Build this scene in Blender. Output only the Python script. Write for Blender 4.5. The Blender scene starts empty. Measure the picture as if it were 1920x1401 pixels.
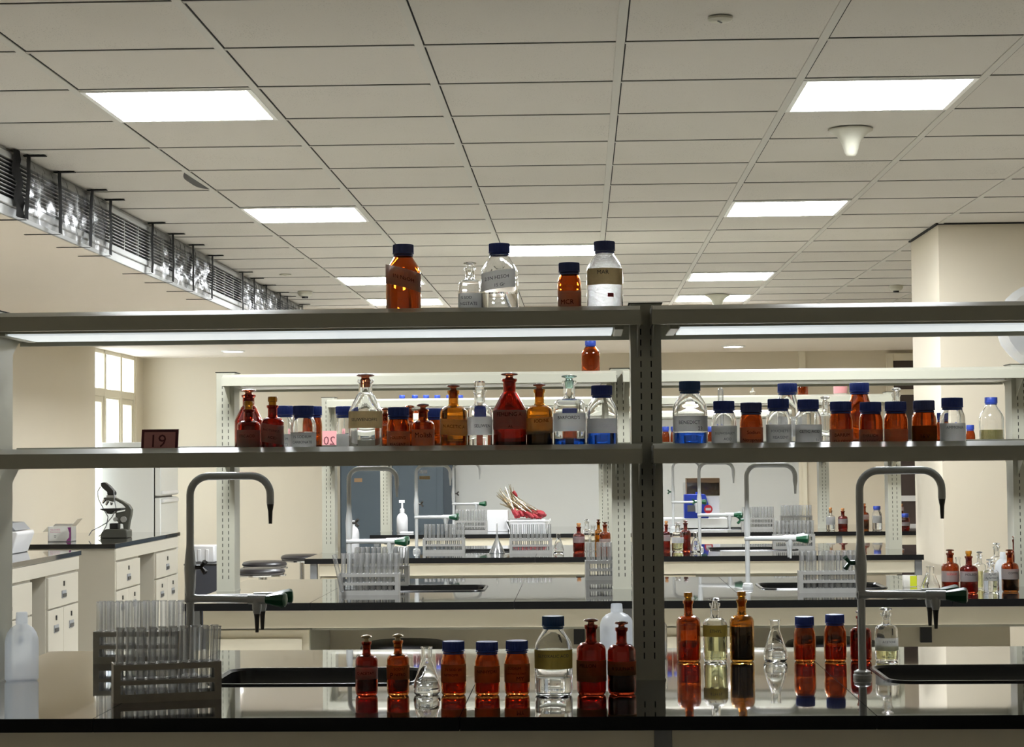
import bpy, bmesh, math, random
from mathutils import Vector, Matrix
random.seed(11)
SC = bpy.context.scene
COL = SC.collection
PI = math.pi

# ------------------------------------------------------------------ camera
F = 3600.0
YAW, PITCH, ROLL = .0362, .0441, -.0088
EYE = 1.427
cy, sy, cp, sp, cr, sr = (math.cos(YAW), math.sin(YAW), math.cos(PITCH), math.sin(PITCH), math.cos(ROLL), math.sin(ROLL))
FW = Vector((-sy * cp, cy * cp, sp))
RT0 = Vector((cy, sy, 0))
UP0 = RT0.cross(FW)
RT = RT0 * cr + UP0 * sr
UP = UP0 * cr - RT0 * sr
ORG = Vector((0, 0, EYE))

def ray(px, py):
    return FW + RT * ((px - 960) / F) + UP * ((700.5 - py) / F)

def at(px, py, Y):
    """world point seen at that spot of the photograph, at distance Y into the room"""
    d = ray(px, py)
    return ORG + d * (Y / d.y)

def onz(px, py, z):
    d = ray(px, py)
    return ORG + d * ((z - EYE) / d.z)

cam = bpy.data.cameras.new('camera')
cam.sensor_width = 36
cam.lens = F / 1920 * 36
cam.clip_start = .05
cam.clip_end = 100
co = bpy.data.objects.new('camera', cam)
co.matrix_world = Matrix(((RT.x, UP.x, -FW.x, ORG.x), (RT.y, UP.y, -FW.y, ORG.y), (RT.z, UP.z, -FW.z, ORG.z), (0, 0, 0, 1)))
COL.objects.link(co)
SC.camera = co

# ------------------------------------------------------------------ materials
MATS = {}

def srgb(r, g, b):
    f = lambda c: (c / 255 / 12.92) if c / 255 <= .04045 else ((c / 255 + .055) / 1.055) ** 2.4
    return (f(r), f(g), f(b), 1)

def pbr(name, col, rough=.5, metal=0, trans=0, ior=1.5, coat=0, emit=0, noise=0, nscale=8, bump=0, spec=.5):
    m = bpy.data.materials.new(name)
    m.use_nodes = True
    nt = m.node_tree
    b = nt.nodes['Principled BSDF']
    b.inputs['Base Color'].default_value = col
    b.inputs['Roughness'].default_value = rough
    b.inputs['Metallic'].default_value = metal
    b.inputs['Transmission Weight'].default_value = trans
    b.inputs['IOR'].default_value = ior
    b.inputs['Coat Weight'].default_value = coat
    b.inputs['Coat Roughness'].default_value = .02
    b.inputs['Specular IOR Level'].default_value = spec
    if emit:
        b.inputs['Emission Color'].default_value = col
        b.inputs['Emission Strength'].default_value = emit
    if noise or bump:
        tc = nt.nodes.new('ShaderNodeTexCoord')
        n = nt.nodes.new('ShaderNodeTexNoise')
        n.inputs['Scale'].default_value = nscale
        n.inputs['Detail'].default_value = 5
        nt.links.new(tc.outputs['Object'], n.inputs['Vector'])
        if noise:
            mx = nt.nodes.new('ShaderNodeMix')
            mx.data_type = 'RGBA'
            mx.inputs['A'].default_value = tuple(c * (1 - noise) for c in col[:3]) + (1,)
            mx.inputs['B'].default_value = tuple(min(1, c * (1 + noise)) for c in col[:3]) + (1,)
            nt.links.new(n.outputs['Fac'], mx.inputs['Factor'])
            nt.links.new(mx.outputs['Result'], b.inputs['Base Color'])
        if bump:
            bp = nt.nodes.new('ShaderNodeBump')
            bp.inputs['Strength'].default_value = bump
            bp.inputs['Distance'].default_value = .01
            nt.links.new(n.outputs['Fac'], bp.inputs['Height'])
            nt.links.new(bp.outputs['Normal'], b.inputs['Normal'])
    MATS[name] = m
    return m

def thin_glass(name, col, edge, lo=.04, hi=.75, rough=.02, lighten=0):
    """glass or film of negligible thickness: see-through, mirror-like towards its rims"""
    m = bpy.data.materials.new(name)
    m.use_nodes = True
    nt = m.node_tree
    nt.nodes.remove(nt.nodes['Principled BSDF'])
    out = nt.nodes['Material Output']
    lw = nt.nodes.new('ShaderNodeLayerWeight')
    lw.inputs['Blend'].default_value = .5
    pw = nt.nodes.new('ShaderNodeMath')
    pw.operation = 'POWER'
    pw.inputs[1].default_value = .8
    nt.links.new(lw.outputs['Facing'], pw.inputs[0])
    mr = nt.nodes.new('ShaderNodeMapRange')
    mr.inputs['To Min'].default_value = lo
    mr.inputs['To Max'].default_value = hi
    nt.links.new(pw.outputs[0], mr.inputs['Value'])
    mc = nt.nodes.new('ShaderNodeMix')
    mc.data_type = 'RGBA'
    mc.inputs['A'].default_value = col
    mc.inputs['B'].default_value = edge
    nt.links.new(pw.outputs[0], mc.inputs['Factor'])
    tr = nt.nodes.new('ShaderNodeBsdfTransparent')
    gl = nt.nodes.new('ShaderNodeBsdfGlossy')
    gl.inputs['Roughness'].default_value = rough
    nt.links.new(mc.outputs['Result'], tr.inputs['Color'])
    ms = nt.nodes.new('ShaderNodeMixShader')
    nt.links.new(mr.outputs['Result'], ms.inputs['Fac'])
    nt.links.new(tr.outputs[0], ms.inputs[1])
    nt.links.new(gl.outputs[0], ms.inputs[2])
    last = ms
    if lighten:      # pale share lightens the glass in place of light it would refract
        d_, t_, m1, m2 = (nt.nodes.new(q) for q in ('ShaderNodeBsdfDiffuse', 'ShaderNodeBsdfTranslucent', 'ShaderNodeMixShader', 'ShaderNodeMixShader'))
        d_.inputs['Color'].default_value = (.9, .9, .9, 1)
        t_.inputs['Color'].default_value = (.9, .9, .9, 1)
        m2.inputs['Fac'].default_value = lighten
        nt.links.new(d_.outputs[0], m1.inputs[1]); nt.links.new(t_.outputs[0], m1.inputs[2])
        nt.links.new(ms.outputs[0], m2.inputs[1]); nt.links.new(m1.outputs[0], m2.inputs[2])
        last = m2
    nt.links.new(last.outputs[0], out.inputs['Surface'])
    MATS[name] = m
    return m

pbr('wall', srgb(204, 195, 175), .75, noise=.02, nscale=2)
pbr('tile', srgb(203, 199, 191), .9)
pbr('tgrid', srgb(192, 190, 182), .5)
pbr('gap', (.004, .004, .004, 1), .9)
pbr('plaster', srgb(228, 219, 206), .8, noise=.02, nscale=1.5)
pbr('floor', srgb(212, 207, 196), .35, noise=.06, nscale=6)
pbr('cream', srgb(168, 167, 152), .3, noise=.012, nscale=14)
pbr('cream_shaded', srgb(164, 159, 145), .45)  # aprons' paint with shade put into the colour for the wall cabinets
pbr('cream_lit', srgb(218, 211, 190), .42, noise=.015, nscale=9)  # the same paint lightened, light put into the colour of aprons and drawers
pbr('inner', srgb(176, 168, 146), .5)
pbr('steelgrey', srgb(122, 124, 126), .5)
pbr('black_top', (.008, .008, .009, 1), .045, coat=.7, ior=1.5, noise=.3, nscale=40)
pbr('black_edge', (.006, .006, .006, 1), .5, spec=.15)
pbr('black_sink', (.008, .008, .008, 1), .2)
pbr('tap', srgb(182, 184, 182), .28, coat=.4)
pbr('tap_dark', srgb(52, 48, 42), .4)
pbr('knob', srgb(10, 74, 44), .3, coat=.4)
pbr('cap', srgb(40, 64, 150), .42)
pbr('cap_d', srgb(60, 72, 128), .42)
pbr('cap_t', srgb(26, 72, 124), .42)
pbr('paper', srgb(240, 239, 234), .8, noise=.04, nscale=30)
pbr('paper_g', srgb(234, 232, 226), .8, noise=.06, nscale=30)
pbr('paper_w', srgb(238, 238, 236), .7)
pbr('paper_b', srgb(206, 180, 130), .85, noise=.25, nscale=45)
pbr('paper_o', srgb(150, 128, 62), .85, noise=.3, nscale=40)
pbr('ink', (.012, .012, .016, 1), .7)
pbr('ink_f', srgb(92, 92, 94), .7)
pbr('white_pl', srgb(212, 212, 212), .35)
pbr('white_en', srgb(240, 241, 240), .3)
pbr('off_pl', srgb(186, 184, 168), .35)
pbr('rackgrey', srgb(152, 151, 146), .38, metal=.2, noise=.12, nscale=30)
pbr('rackdark', srgb(164, 158, 146), .42, metal=.0, noise=.2, nscale=30)
pbr('chrome', srgb(200, 200, 200), .12, metal=1)
pbr('vinyl', srgb(38, 36, 38), .35)
pbr('darkbox', srgb(48, 50, 58), .5)
pbr('slate', srgb(62, 74, 82), .5, noise=.05, nscale=4)
pbr('slate_d', srgb(46, 56, 63), .5)
pbr('brown', srgb(62, 50, 46), .45)
pbr('board', srgb(188, 190, 186), .3, noise=.01, nscale=2)
pbr('scope', srgb(70, 70, 62), .4)
pbr('blackpl', srgb(20, 20, 20), .35)
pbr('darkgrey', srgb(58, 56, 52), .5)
pbr('tape', srgb(16, 15, 14), .8, spec=.15)
pbr('grille', srgb(158, 159, 156), .45)
pbr('card', srgb(132, 106, 76), .8)
pbr('bluecan', srgb(20, 52, 158), .35)
pbr('red', srgb(190, 28, 46), .4)
pbr('redteat', srgb(142, 26, 36), .5)
pbr('signpink', srgb(186, 128, 128), .4)
pbr('signdark', srgb(84, 22, 36), .4)
pbr('pinkprint', srgb(206, 130, 160), .6)
pbr('purple', srgb(132, 50, 118), .5)
pbr('yellowgreen', srgb(190, 196, 40), .5)
pbr('gold', srgb(196, 132, 30), .15, trans=.6)
pbr('cork', srgb(168, 116, 66), .7)
pbr('steelcap', srgb(196, 176, 140), .25, metal=.7)
pbr('brass', srgb(90, 80, 60), .3, metal=.8)
pbr('fridge', srgb(204, 206, 202), .3)
pbr('frame', srgb(214, 206, 184), .45)
pbr('lamp', (.93, .965, 1, 1), .5, emit=11.5)
pbr('lamp_dim', (.93, .965, 1, 1), .5, emit=13.0)
pbr('diffuser_glow', (.9, .97, 1, 1), .4, emit=.09)  # faint glow added to the shelf diffuser, standing in for bounced light
pbr('downlamp', (1, .97, .92, 1), .5, emit=5.0)
pbr('clear', (.985, .99, .99, 1), .0, trans=1, ior=1.47)
pbr('amber', (.58, .20, .045, 1), .0, trans=1, ior=1.5)
pbr('redamber', (.42, .055, .02, 1), .0, trans=1, ior=1.5)
pbr('stop_brown', (.26, .065, .025, 1), .0, trans=1, ior=1.5)
pbr('olive', (.70, .38, .08, 1), .0, trans=1, ior=1.5)
pbr('aqua', (.55, .82, .76, 1), .0, trans=1, ior=1.47)
pbr('water', (.97, .98, .985, 1), .0, trans=1, ior=1.33)
pbr('blue', (.006, .075, .55, 1), .0, trans=1, ior=1.33)
pbr('yellow', (.86, .86, .5, 1), .0, trans=1, ior=1.33)
pbr('olivegreen', (.32, .30, .12, 1), .1, trans=.6, ior=1.33)
pbr('dark', (.01, .006, .005, 1), .1)
pbr('greenblack', (.006, .02, .006, 1), .1)
pbr('redliq', (.6, .12, .05, 1), .0, trans=1, ior=1.33)
pbr('powder', (.95, .96, .97, 1), .02, trans=1, ior=1.25, nscale=200, bump=.7)
for q_ in ('paper', 'paper_g', 'paper_b', 'paper_o', 'paper_w'):      # paper lets light through from behind
    nt_ = MATS[q_].node_tree
    b0 = nt_.nodes['Principled BSDF']
    tl = nt_.nodes.new('ShaderNodeBsdfTranslucent')
    mx_ = nt_.nodes.new('ShaderNodeMixShader')
    mx_.inputs['Fac'].default_value = .88
    src = b0.inputs['Base Color'].links
    if src:
        nt_.links.new(src[0].from_socket, tl.inputs['Color'])
    else:
        tl.inputs['Color'].default_value = b0.inputs['Base Color'].default_value
    nt_.links.new(b0.outputs[0], mx_.inputs[1])
    nt_.links.new(tl.outputs[0], mx_.inputs[2])
    nt_.links.new(mx_.outputs[0], nt_.nodes['Material Output'].inputs['Surface'])
m_ = bpy.data.materials.new('milky')                       # thin-walled milky plastic
m_.use_nodes = True
nt_ = m_.node_tree
b0 = nt_.nodes['Principled BSDF']
b0.inputs['Base Color'].default_value = srgb(226, 230, 234)
b0.inputs['Roughness'].default_value = .3
tp_, tl, x1_, x2_ = (nt_.nodes.new(q) for q in ('ShaderNodeBsdfTransparent', 'ShaderNodeBsdfTranslucent', 'ShaderNodeMixShader', 'ShaderNodeMixShader'))
tp_.inputs['Color'].default_value = (.93, .95, .97, 1)
tl.inputs['Color'].default_value = (.85, .88, .92, 1)
x1_.inputs['Fac'].default_value = .5
x2_.inputs['Fac'].default_value = .52
nt_.links.new(b0.outputs[0], x1_.inputs[1]); nt_.links.new(tl.outputs[0], x1_.inputs[2])
nt_.links.new(x1_.outputs[0], x2_.inputs[1]); nt_.links.new(tp_.outputs[0], x2_.inputs[2])
nt_.links.new(x2_.outputs[0], nt_.nodes['Material Output'].inputs['Surface'])
MATS['milky'] = m_
thin_glass('pane', (.98, .99, .99, 1), (.96, .97, .97, 1), .03, .15)
thin_glass('tubeglass', (.975, .98, .98, 1), (.40, .42, .42, 1), .05, .6, .03, lighten=.11)
thin_glass('stemglass', (.86, .80, .68, 1), (.55, .46, .32, 1), .05, .3, .1)
thin_glass('film', (.86, .86, .84, 1), (.62, .62, .62, 1), .05, .16, .2)

# tiles: fine pinholes of mineral-fibre board
m = MATS['tile']
nt = m.node_tree
b = nt.nodes['Principled BSDF']
tc = nt.nodes.new('ShaderNodeTexCoord')
v = nt.nodes.new('ShaderNodeTexVoronoi')
v.inputs['Scale'].default_value = 120
rp = nt.nodes.new('ShaderNodeValToRGB')
rp.color_ramp.elements[0].position = .06
rp.color_ramp.elements[0].color = tuple(c * .55 for c in srgb(203, 199, 191)[:3]) + (1,)
rp.color_ramp.elements[1].position = .20
rp.color_ramp.elements[1].color = srgb(203, 199, 191)
n2 = nt.nodes.new('ShaderNodeTexNoise')
n2.inputs['Scale'].default_value = 3
ad = nt.nodes.new('ShaderNodeMath')
ad.operation = 'MULTIPLY_ADD'
ad.inputs[1].default_value = .5
ad.inputs[2].default_value = -.24
sm = nt.nodes.new('ShaderNodeMath')
sm.operation = 'ADD'
nt.links.new(tc.outputs['Object'], v.inputs['Vector'])
nt.links.new(tc.outputs['Object'], n2.inputs['Vector'])
nt.links.new(n2.outputs['Fac'], ad.inputs[0])
nt.links.new(v.outputs['Distance'], sm.inputs[0])
nt.links.new(ad.outputs[0], sm.inputs[1])
nt.links.new(sm.outputs[0], rp.inputs['Fac'])
nt.links.new(rp.outputs['Color'], b.inputs['Base Color'])

# ------------------------------------------------------------------ mesh helper
class M:
    def __init__(s):
        s.v, s.f, s.m = [], [], []

    def add(s, vs, fs, mi=0, mat=None):
        o = len(s.v)
        s.v += [tuple(mat @ Vector(p)) if mat else tuple(p) for p in vs]
        for f in fs:
            s.f.append(tuple(i + o for i in f))
            s.m.append(mi)

    def box(s, x0, x1, y0, y1, z0, z1, mi=0, mat=None):
        vs = [(x, y, z) for z in (z0, z1) for y in (y0, y1) for x in (x0, x1)]
        s.add(vs, [(0, 2, 3, 1), (4, 5, 7, 6), (0, 1, 5, 4), (2, 6, 7, 3), (0, 4, 6, 2), (1, 3, 7, 5)], mi, mat)

    def lathe(s, prof, seg=24, c=(0, 0, 0), mi=0, mat=None, ridge=0, closed=False):
        vs, rings = [], []
        for r, z in prof:
            if r < 1e-6:
                rings.append([len(vs)])
                vs.append((c[0], c[1], c[2] + z))
            else:
                ids = []
                for k in range(seg):
                    a = 2 * PI * k / seg
                    q = r - (ridge if k % 2 else 0)
                    ids.append(len(vs))
                    vs.append((c[0] + q * math.cos(a), c[1] + q * math.sin(a), c[2] + z))
                rings.append(ids)
        fs = []
        pairs = list(zip(rings, rings[1:]))
        if closed:
            pairs.append((rings[-1], rings[0]))
        for A, B in pairs:
            if len(A) == 1 and len(B) == 1:
                continue
            for k in range(seg):
                j = (k + 1) % seg
                if len(A) == 1:
                    fs.append((A[0], B[j], B[k]))
                elif len(B) == 1:
                    fs.append((A[k], A[j], B[0]))
                else:
                    fs.append((A[k], A[j], B[j], B[k]))
        s.add(vs, fs, mi, mat)

    def tube(s, path, rad, seg=10, mi=0, cap=True, mat=None):
        P = [Vector(p) for p in path]
        R = rad if isinstance(rad, (list, tuple)) else [rad] * len(P)
        t0 = (P[1] - P[0]).normalized()
        up = Vector((0, 0, 1)) if abs(t0.z) < .9 else Vector((1, 0, 0))
        nrm = (up - t0 * up.dot(t0)).normalized()
        vs, fs = [], []
        for i, p in enumerate(P):
            t = (P[min(i + 1, len(P) - 1)] - P[max(i - 1, 0)]).normalized()
            nrm = (nrm - t * nrm.dot(t)).normalized()
            bn = t.cross(nrm)
            for k in range(seg):
                a = 2 * PI * k / seg
                vs.append(p + (nrm * math.cos(a) + bn * math.sin(a)) * R[i])
        for i in range(len(P) - 1):
            for k in range(seg):
                j = (k + 1) % seg
                fs.append((i * seg + k, i * seg + j, (i + 1) * seg + j, (i + 1) * seg + k))
        if cap:
            fs.append(tuple(range(seg))[::-1])
            fs.append(tuple(range((len(P) - 1) * seg, len(P) * seg)))
        s.add(vs, fs, mi, mat)

    def prism(s, poly, axis, a, b, mi=0, mat=None):
        def pt(u, w, t):
            return {'x': (t, u, w), 'y': (u, t, w), 'z': (u, w, t)}[axis]
        n = len(poly)
        vs = [pt(u, w, a) for u, w in poly] + [pt(u, w, b) for u, w in poly]
        fs = [tuple(range(n)), tuple(range(2 * n - 1, n - 1, -1))]
        for i in range(n):
            j = (i + 1) % n
            fs.append((i, j, j + n, i + n))
        s.add(vs, fs, mi, mat)

    def holes(s, L, W, z0, z1, nx, ny, r, mi=0):
        px, py = L / nx, W / ny
        for i in range(nx):
            for j in range(ny):
                cx, cyy = -L / 2 + px * (i + .5), -W / 2 + py * (j + .5)
                sq = [(1, 0), (1, 1), (0, 1), (-1, 1), (-1, 0), (-1, -1), (0, -1), (1, -1)]
                vs = []
                for z in (z0, z1):
                    for k in range(8):
                        vs.append((cx + sq[k][0] * px / 2, cyy + sq[k][1] * py / 2, z))
                    for k in range(8):
                        a = PI / 4 * k
                        vs.append((cx + r * math.cos(a), cyy + r * math.sin(a), z))
                fs = []
                for k in range(8):
                    q = (k + 1) % 8
                    fs.append((k, q, q + 8, k + 8))
                    fs.append((k + 16, k + 24, q + 24, q + 16))
                    fs.append((k + 8, q + 8, q + 24, k + 24))
                s.add(vs, fs, mi)
        s.box(-L / 2, L / 2, -W / 2, -W / 2 + .0012, z0, z1, mi)
        s.box(-L / 2, L / 2, W / 2 - .0012, W / 2, z0, z1, mi)

    def build(s, name, mats, parent=None, smooth=True, bevel=0, norm=True):
        me = bpy.data.meshes.new(name)
        me.from_pydata(s.v, [], s.f)
        if isinstance(mats, str):
            mats = [mats]
        for q in mats:
            me.materials.append(MATS[q])
        me.polygons.foreach_set('material_index', s.m)
        if norm:
            bm = bmesh.new()
            bm.from_mesh(me)
            bmesh.ops.recalc_face_normals(bm, faces=bm.faces)
            bm.to_mesh(me)
            bm.free()
        if smooth:
            me.polygons.foreach_set('use_smooth', [True] * len(me.polygons))
            me.set_sharp_from_angle(angle=math.radians(38))
        me.update()
        o = bpy.data.objects.new(name, me)
        COL.objects.link(o)
        if parent:
            o.parent = parent
        if bevel:
            bv = o.modifiers.new('bevel', 'BEVEL')
            bv.width = bevel
            bv.segments = 2
            bv.limit_method = 'ANGLE'
        return o

def tag(o, label, cat, group=None):
    o['label'] = label
    o['category'] = cat
    if group:
        o['group'] = group
    return o

def thing(name, label, cat, loc=(0, 0, 0), rz=0, group=None):
    o = bpy.data.objects.new(name, None)
    o.empty_display_size = .05
    o.location = loc
    o.rotation_euler = (0, 0, rz)
    COL.objects.link(o)
    return tag(o, label, cat, group)

def struct(o):
    o['kind'] = 'structure'
    return o

def copy_tree(o, parent=None):
    c = o.copy()
    COL.objects.link(c)
    c.parent = parent
    for ch in list(o.children):
        copy_tree(ch, c)
    return c

TXT = {}
def text(s, width=None, height=None):
    """flat lettering as (2-D points, faces), centred, scaled to a width"""
    if s not in TXT:
        cu = bpy.data.curves.new('lettering', 'FONT')
        cu.body = s
        cu.size = 1
        cu.resolution_u = 2
        cu.offset = .0
        cu.align_x = 'CENTER'
        ob = bpy.data.objects.new('lettering', cu)
        me = bpy.data.meshes.new_from_object(ob)
        TXT[s] = ([(q.co.x, q.co.y) for q in me.vertices], [tuple(p.vertices) for p in me.polygons])
        bpy.data.meshes.remove(me)
        bpy.data.objects.remove(ob)
        bpy.data.curves.remove(cu)
    vs, fs = TXT[s]
    if not vs:
        return [], []
    x0, x1 = min(q[0] for q in vs), max(q[0] for q in vs)
    y0, y1 = min(q[1] for q in vs), max(q[1] for q in vs)
    k = width / (x1 - x0) if width else height / (y1 - y0)
    ky = height / (y1 - y0) if height else k
    return [((x - (x0 + x1) / 2) * k, (y - (y0 + y1) / 2) * ky) for x, y in vs], fs

# ------------------------------------------------------------------ layout numbers
D1, DS = 4.636, 3.147
XL, XM, XR = -1.442, .154, 1.750
BX0, BX1 = -1.487, 1.795
BXE = [BX1, BX1, BX1, 3.30]
BA = .70
ZC = .90
YB = [D1 + DS * n for n in range(4)]
LIPT = [EYE + q for q in (.352, .343, .340, .332)]
LIPM = EYE + .031
ORD = ['nearest', 'second', 'third', 'farthest']
ZCEIL = EYE + 1.2355
ZSOF = EYE + .97
YBACK = 17.9
XW0, XW1 = -4.12, 4.6
YF = -.8
CX0, CY0 = -1.074, 5.678

# ------------------------------------------------------------------ room shell
a = M(); a.box(XW0 - .2, XW1 + .2, YF - .2, YBACK + .2, -.1, 0); struct(a.build('floor', 'floor'))
a = M(); a.box(XW0 - .2, XW1 + .2, YBACK, YBACK + .2, 0, ZCEIL); struct(a.build('wall_back', 'wall'))
a = M(); a.box(XW1, XW1 + .2, YF, YBACK, 0, ZCEIL); struct(a.build('wall_right', 'wall'))
a = M(); a.box(XW0 - .2, XW1 + .2, YF - .2, YF, 0, ZCEIL); struct(a.build('wall_front', 'white_en'))
WY0, WY1, WZ0 = 16.12, 17.62, .62
a = M()
a.box(XW0 - .2, XW0, YF, WY0, 0, ZCEIL)
a.box(XW0 - .2, XW0, WY1, YBACK, 0, ZCEIL)
a.box(XW0 - .2, XW0, WY0, WY1, 0, WZ0)
a.box(XW0 - .2, XW0, WY0, WY1, ZSOF, ZCEIL)
struct(a.build('wall_left', 'wall'))
# window in the left wall
win = struct(bpy.data.objects.new('window_1', None)); COL.objects.link(win); win.location = (XW0 - .03, 0, 0)
a = M()
ws = [WY0, WY0 + .40, WY0 + .98, WY1]
zt = EYE + .60
for y in ws:
    a.box(-.04, .02, y - .03, y + .03, WZ0, ZSOF)
for z in (WZ0, zt, ZSOF):
    a.box(-.036, .016, WY0, WY1, z - .034, z + .034)
for i in range(3):
    y0, y1 = ws[i] + .035, ws[i + 1] - .035
    w = .055 if i != 1 else .02
    for q0, q1 in ((y0, y0 + w), (y1 - w, y1)):
        a.box(-.030, .010, q0, q1, WZ0 + .03, zt - .03)
    a.box(-.029, .009, y0, y1, zt - .03 - w, zt - .03)
a.build('window_frame', 'frame', win, bevel=.004)
for i in range(3):
    a = M(); a.box(-.012, -.008, ws[i] + .03, ws[i + 1] - .03, WZ0 + .03, ZSOF - .03); a.build('pane', 'pane', win)

# suspended ceiling: tiles, tee bars and the open joint beside each bar
a = M()
rows = [CY0 + .6 * j for j in range(-11, 18) if CY0 + .6 * j < 15.55]
cols = [CX0 + .6 * i for i in range(-2, 10) if -2.3 < CX0 + .6 * i < XW1]
cols = [q for q in cols if q > -2.25]
LIGHTS = [(-1, 1), (3, 1), (-1, 6), (3, 6), (1, 9), (-1, 12), (3, 12), (-1, 15), (3, 15)]
a.box(-2.258, XW1, YF, 15.6, ZCEIL, ZCEIL + .03, 0)
for x in cols:
    a.box(x - .013, x + .013, YF, 15.6, ZCEIL - .004, ZCEIL + .001, 1)
    a.box(x + .013, x + .0175, YF, 15.6, ZCEIL - .001, ZCEIL + .001, 2)
for y in rows:
    e = [-2.258] + cols + [XW1]
    for p, q in zip(e, e[1:]):
        a.box(p + .014, q - .014, y - .010, y + .012, ZCEIL - .003, ZCEIL + .001, 1)
        a.box(p + .014, q - .014, y - .016, y - .010, ZCEIL - .001, ZCEIL + .001, 2)
struct(a.build('ceiling', ['tile', 'tgrid', 'gap'], smooth=False, norm=False))
a = M()
a.box(XW0, -2.258, YF, 15.6, ZSOF, ZCEIL)
a.box(XW0, XW1, 15.6, YBACK, ZSOF, ZCEIL)
struct(a.build('trim_1', 'plaster', smooth=False))
a = M(); a.box(-2.30, -2.2, YF, 15.6, ZCEIL + .001, ZCEIL + .03); struct(a.build('trim_2', 'tgrid'))
# wall pier on the right
a = M(); a.box(1.914, XW1, 10.3, 11.15, 0, ZCEIL); struct(a.build('column', 'wall'))
a = M(); a.box(1.904, XW1, 10.285, 10.3, ZCEIL - .008, ZCEIL); a.box(1.900, 1.914, 10.285, 11.15, ZCEIL - .008, ZCEIL); struct(a.build('trim_3', 'gap'))
a = M(); q0 = at(1503, 660, YBACK).x
a.box(q0 - .03, q0 + .03, YBACK - .03, YBACK, 0, ZSOF); struct(a.build('trim_4', 'cream_lit'))
# door in the back wall
dr = struct(bpy.data.objects.new('door_1', None)); COL.objects.link(dr); x0 = at(1661, 700, YBACK).x; dr.location = (x0, YBACK - .03, 0)
a = M()
zt = ZSOF - .03
a.box(0, .06, -.04, .03, 0, zt); a.box(.95, 1.01, -.04, .03, 0, zt); a.box(.06, .95, -.038, .03, zt - .07, zt)
a.box(.06, .95, -.03, .02, 1.98, 2.03)
a.build('door_frame', 'frame', dr, bevel=.005)
a = M(); a.box(.06, .95, -.005, .025, .01, 1.98); a.build('door_leaf', 'brown', dr)
a = M(); a.box(.06, .95, -.005, .02, 2.03, zt - .07); a.build('transom_pane', 'brown', dr)
a = M(); a.box(.10, .91, -.03, -.005, 1.00, 1.05); a.build('push_bar', 'white_pl', dr)

# ------------------------------------------------------------------ ceiling fittings
lab = {(-1, 1): 'large glowing square ceiling panel beside the duct, largest on that side', (3, 1): 'large glowing square ceiling panel just in front of the big bell-shaped fitting',
       (-1, 6): 'glowing square ceiling panel over the second bench, on the duct side', (3, 6): 'glowing square ceiling panel with a scuffed tile behind it, pier side',
       (1, 9): 'glowing ceiling panel seen between two clear bottles on the top shelf', (-1, 12): 'glowing ceiling panel partly behind the tall amber bottle on the top shelf',
       (3, 12): 'narrow-looking glowing ceiling panel just before the small bell fitting', (-1, 15): 'distant glowing ceiling panel cut by the foot of the amber bottle on the top shelf',
       (3, 15): 'distant glowing ceiling panel right behind the small bell-shaped fitting'}
for i, j in LIGHTS:
    t = thing('ceiling_light', lab[(i, j)], 'ceiling light', (CX0 + .6 * i + .3, CY0 + .6 * j + .3, ZCEIL), 0, 'square panel lights in the tiled ceiling')
    a = M()
    for x0, x1, y0, y1 in ((-.287, -.270, -.287, .287), (.270, .287, -.287, .287), (-.27, .27, -.287, -.27), (-.27, .27, .27, .287)):
        a.box(x0, x1, y0, y1, -.006, .002)
    a.build('frame', 'white_en', t)
    a = M(); a.box(-.27, .27, -.27, .27, -.005, .0); a.build('diffuser', 'lamp_dim' if j == 1 else 'lamp', t)
for px, py, l in ((437, 658, 'round recessed downlight in the plain back soffit, near the window'), (1375, 649, 'round recessed downlight in the plain back soffit, above the square-shouldered blue bottle')):
    p = onz(px, py, ZSOF)
    t = thing('downlight', l, 'ceiling light', p, 0, 'round downlights in the back soffit')
    a = M(); a.lathe([(.085, .002), (.105, .0), (.105, -.006), (.085, -.010), (.085, .002)], 28); a.build('trim_ring', 'white_en', t)
    a = M(); a.lathe([(0, -.004), (.085, -.004), (.085, .0), (0, .0)], 28); a.build('lamp_face', 'downlamp', t)
bell = [(0, -.104), (.008, -.1035), (.017, -.100), (.023, -.092), (.028, -.075), (.033, -.058), (.041, -.040), (.053, -.025), (.068, -.014), (.082, -.007), (.084, -.004), (.084, 0), (0, 0)]
for px, py, sc, l in ((1595, 241, 1, 'big off-white bell-shaped ceiling fitting hanging behind the bright front panel'), (1345, 552, 1.15, 'small off-white bell-shaped ceiling fitting in front of a distant panel')):
    p = onz(px, py, ZCEIL); p.z = ZCEIL - .004
    a = M(); a.lathe([(r * sc, z * sc) for r, z in bell], 36); o = a.build('bell_fitting', 'off_pl'); o.location = p
    tag(o, l, 'ceiling fitting', 'bell-shaped ceiling fittings')
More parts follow.
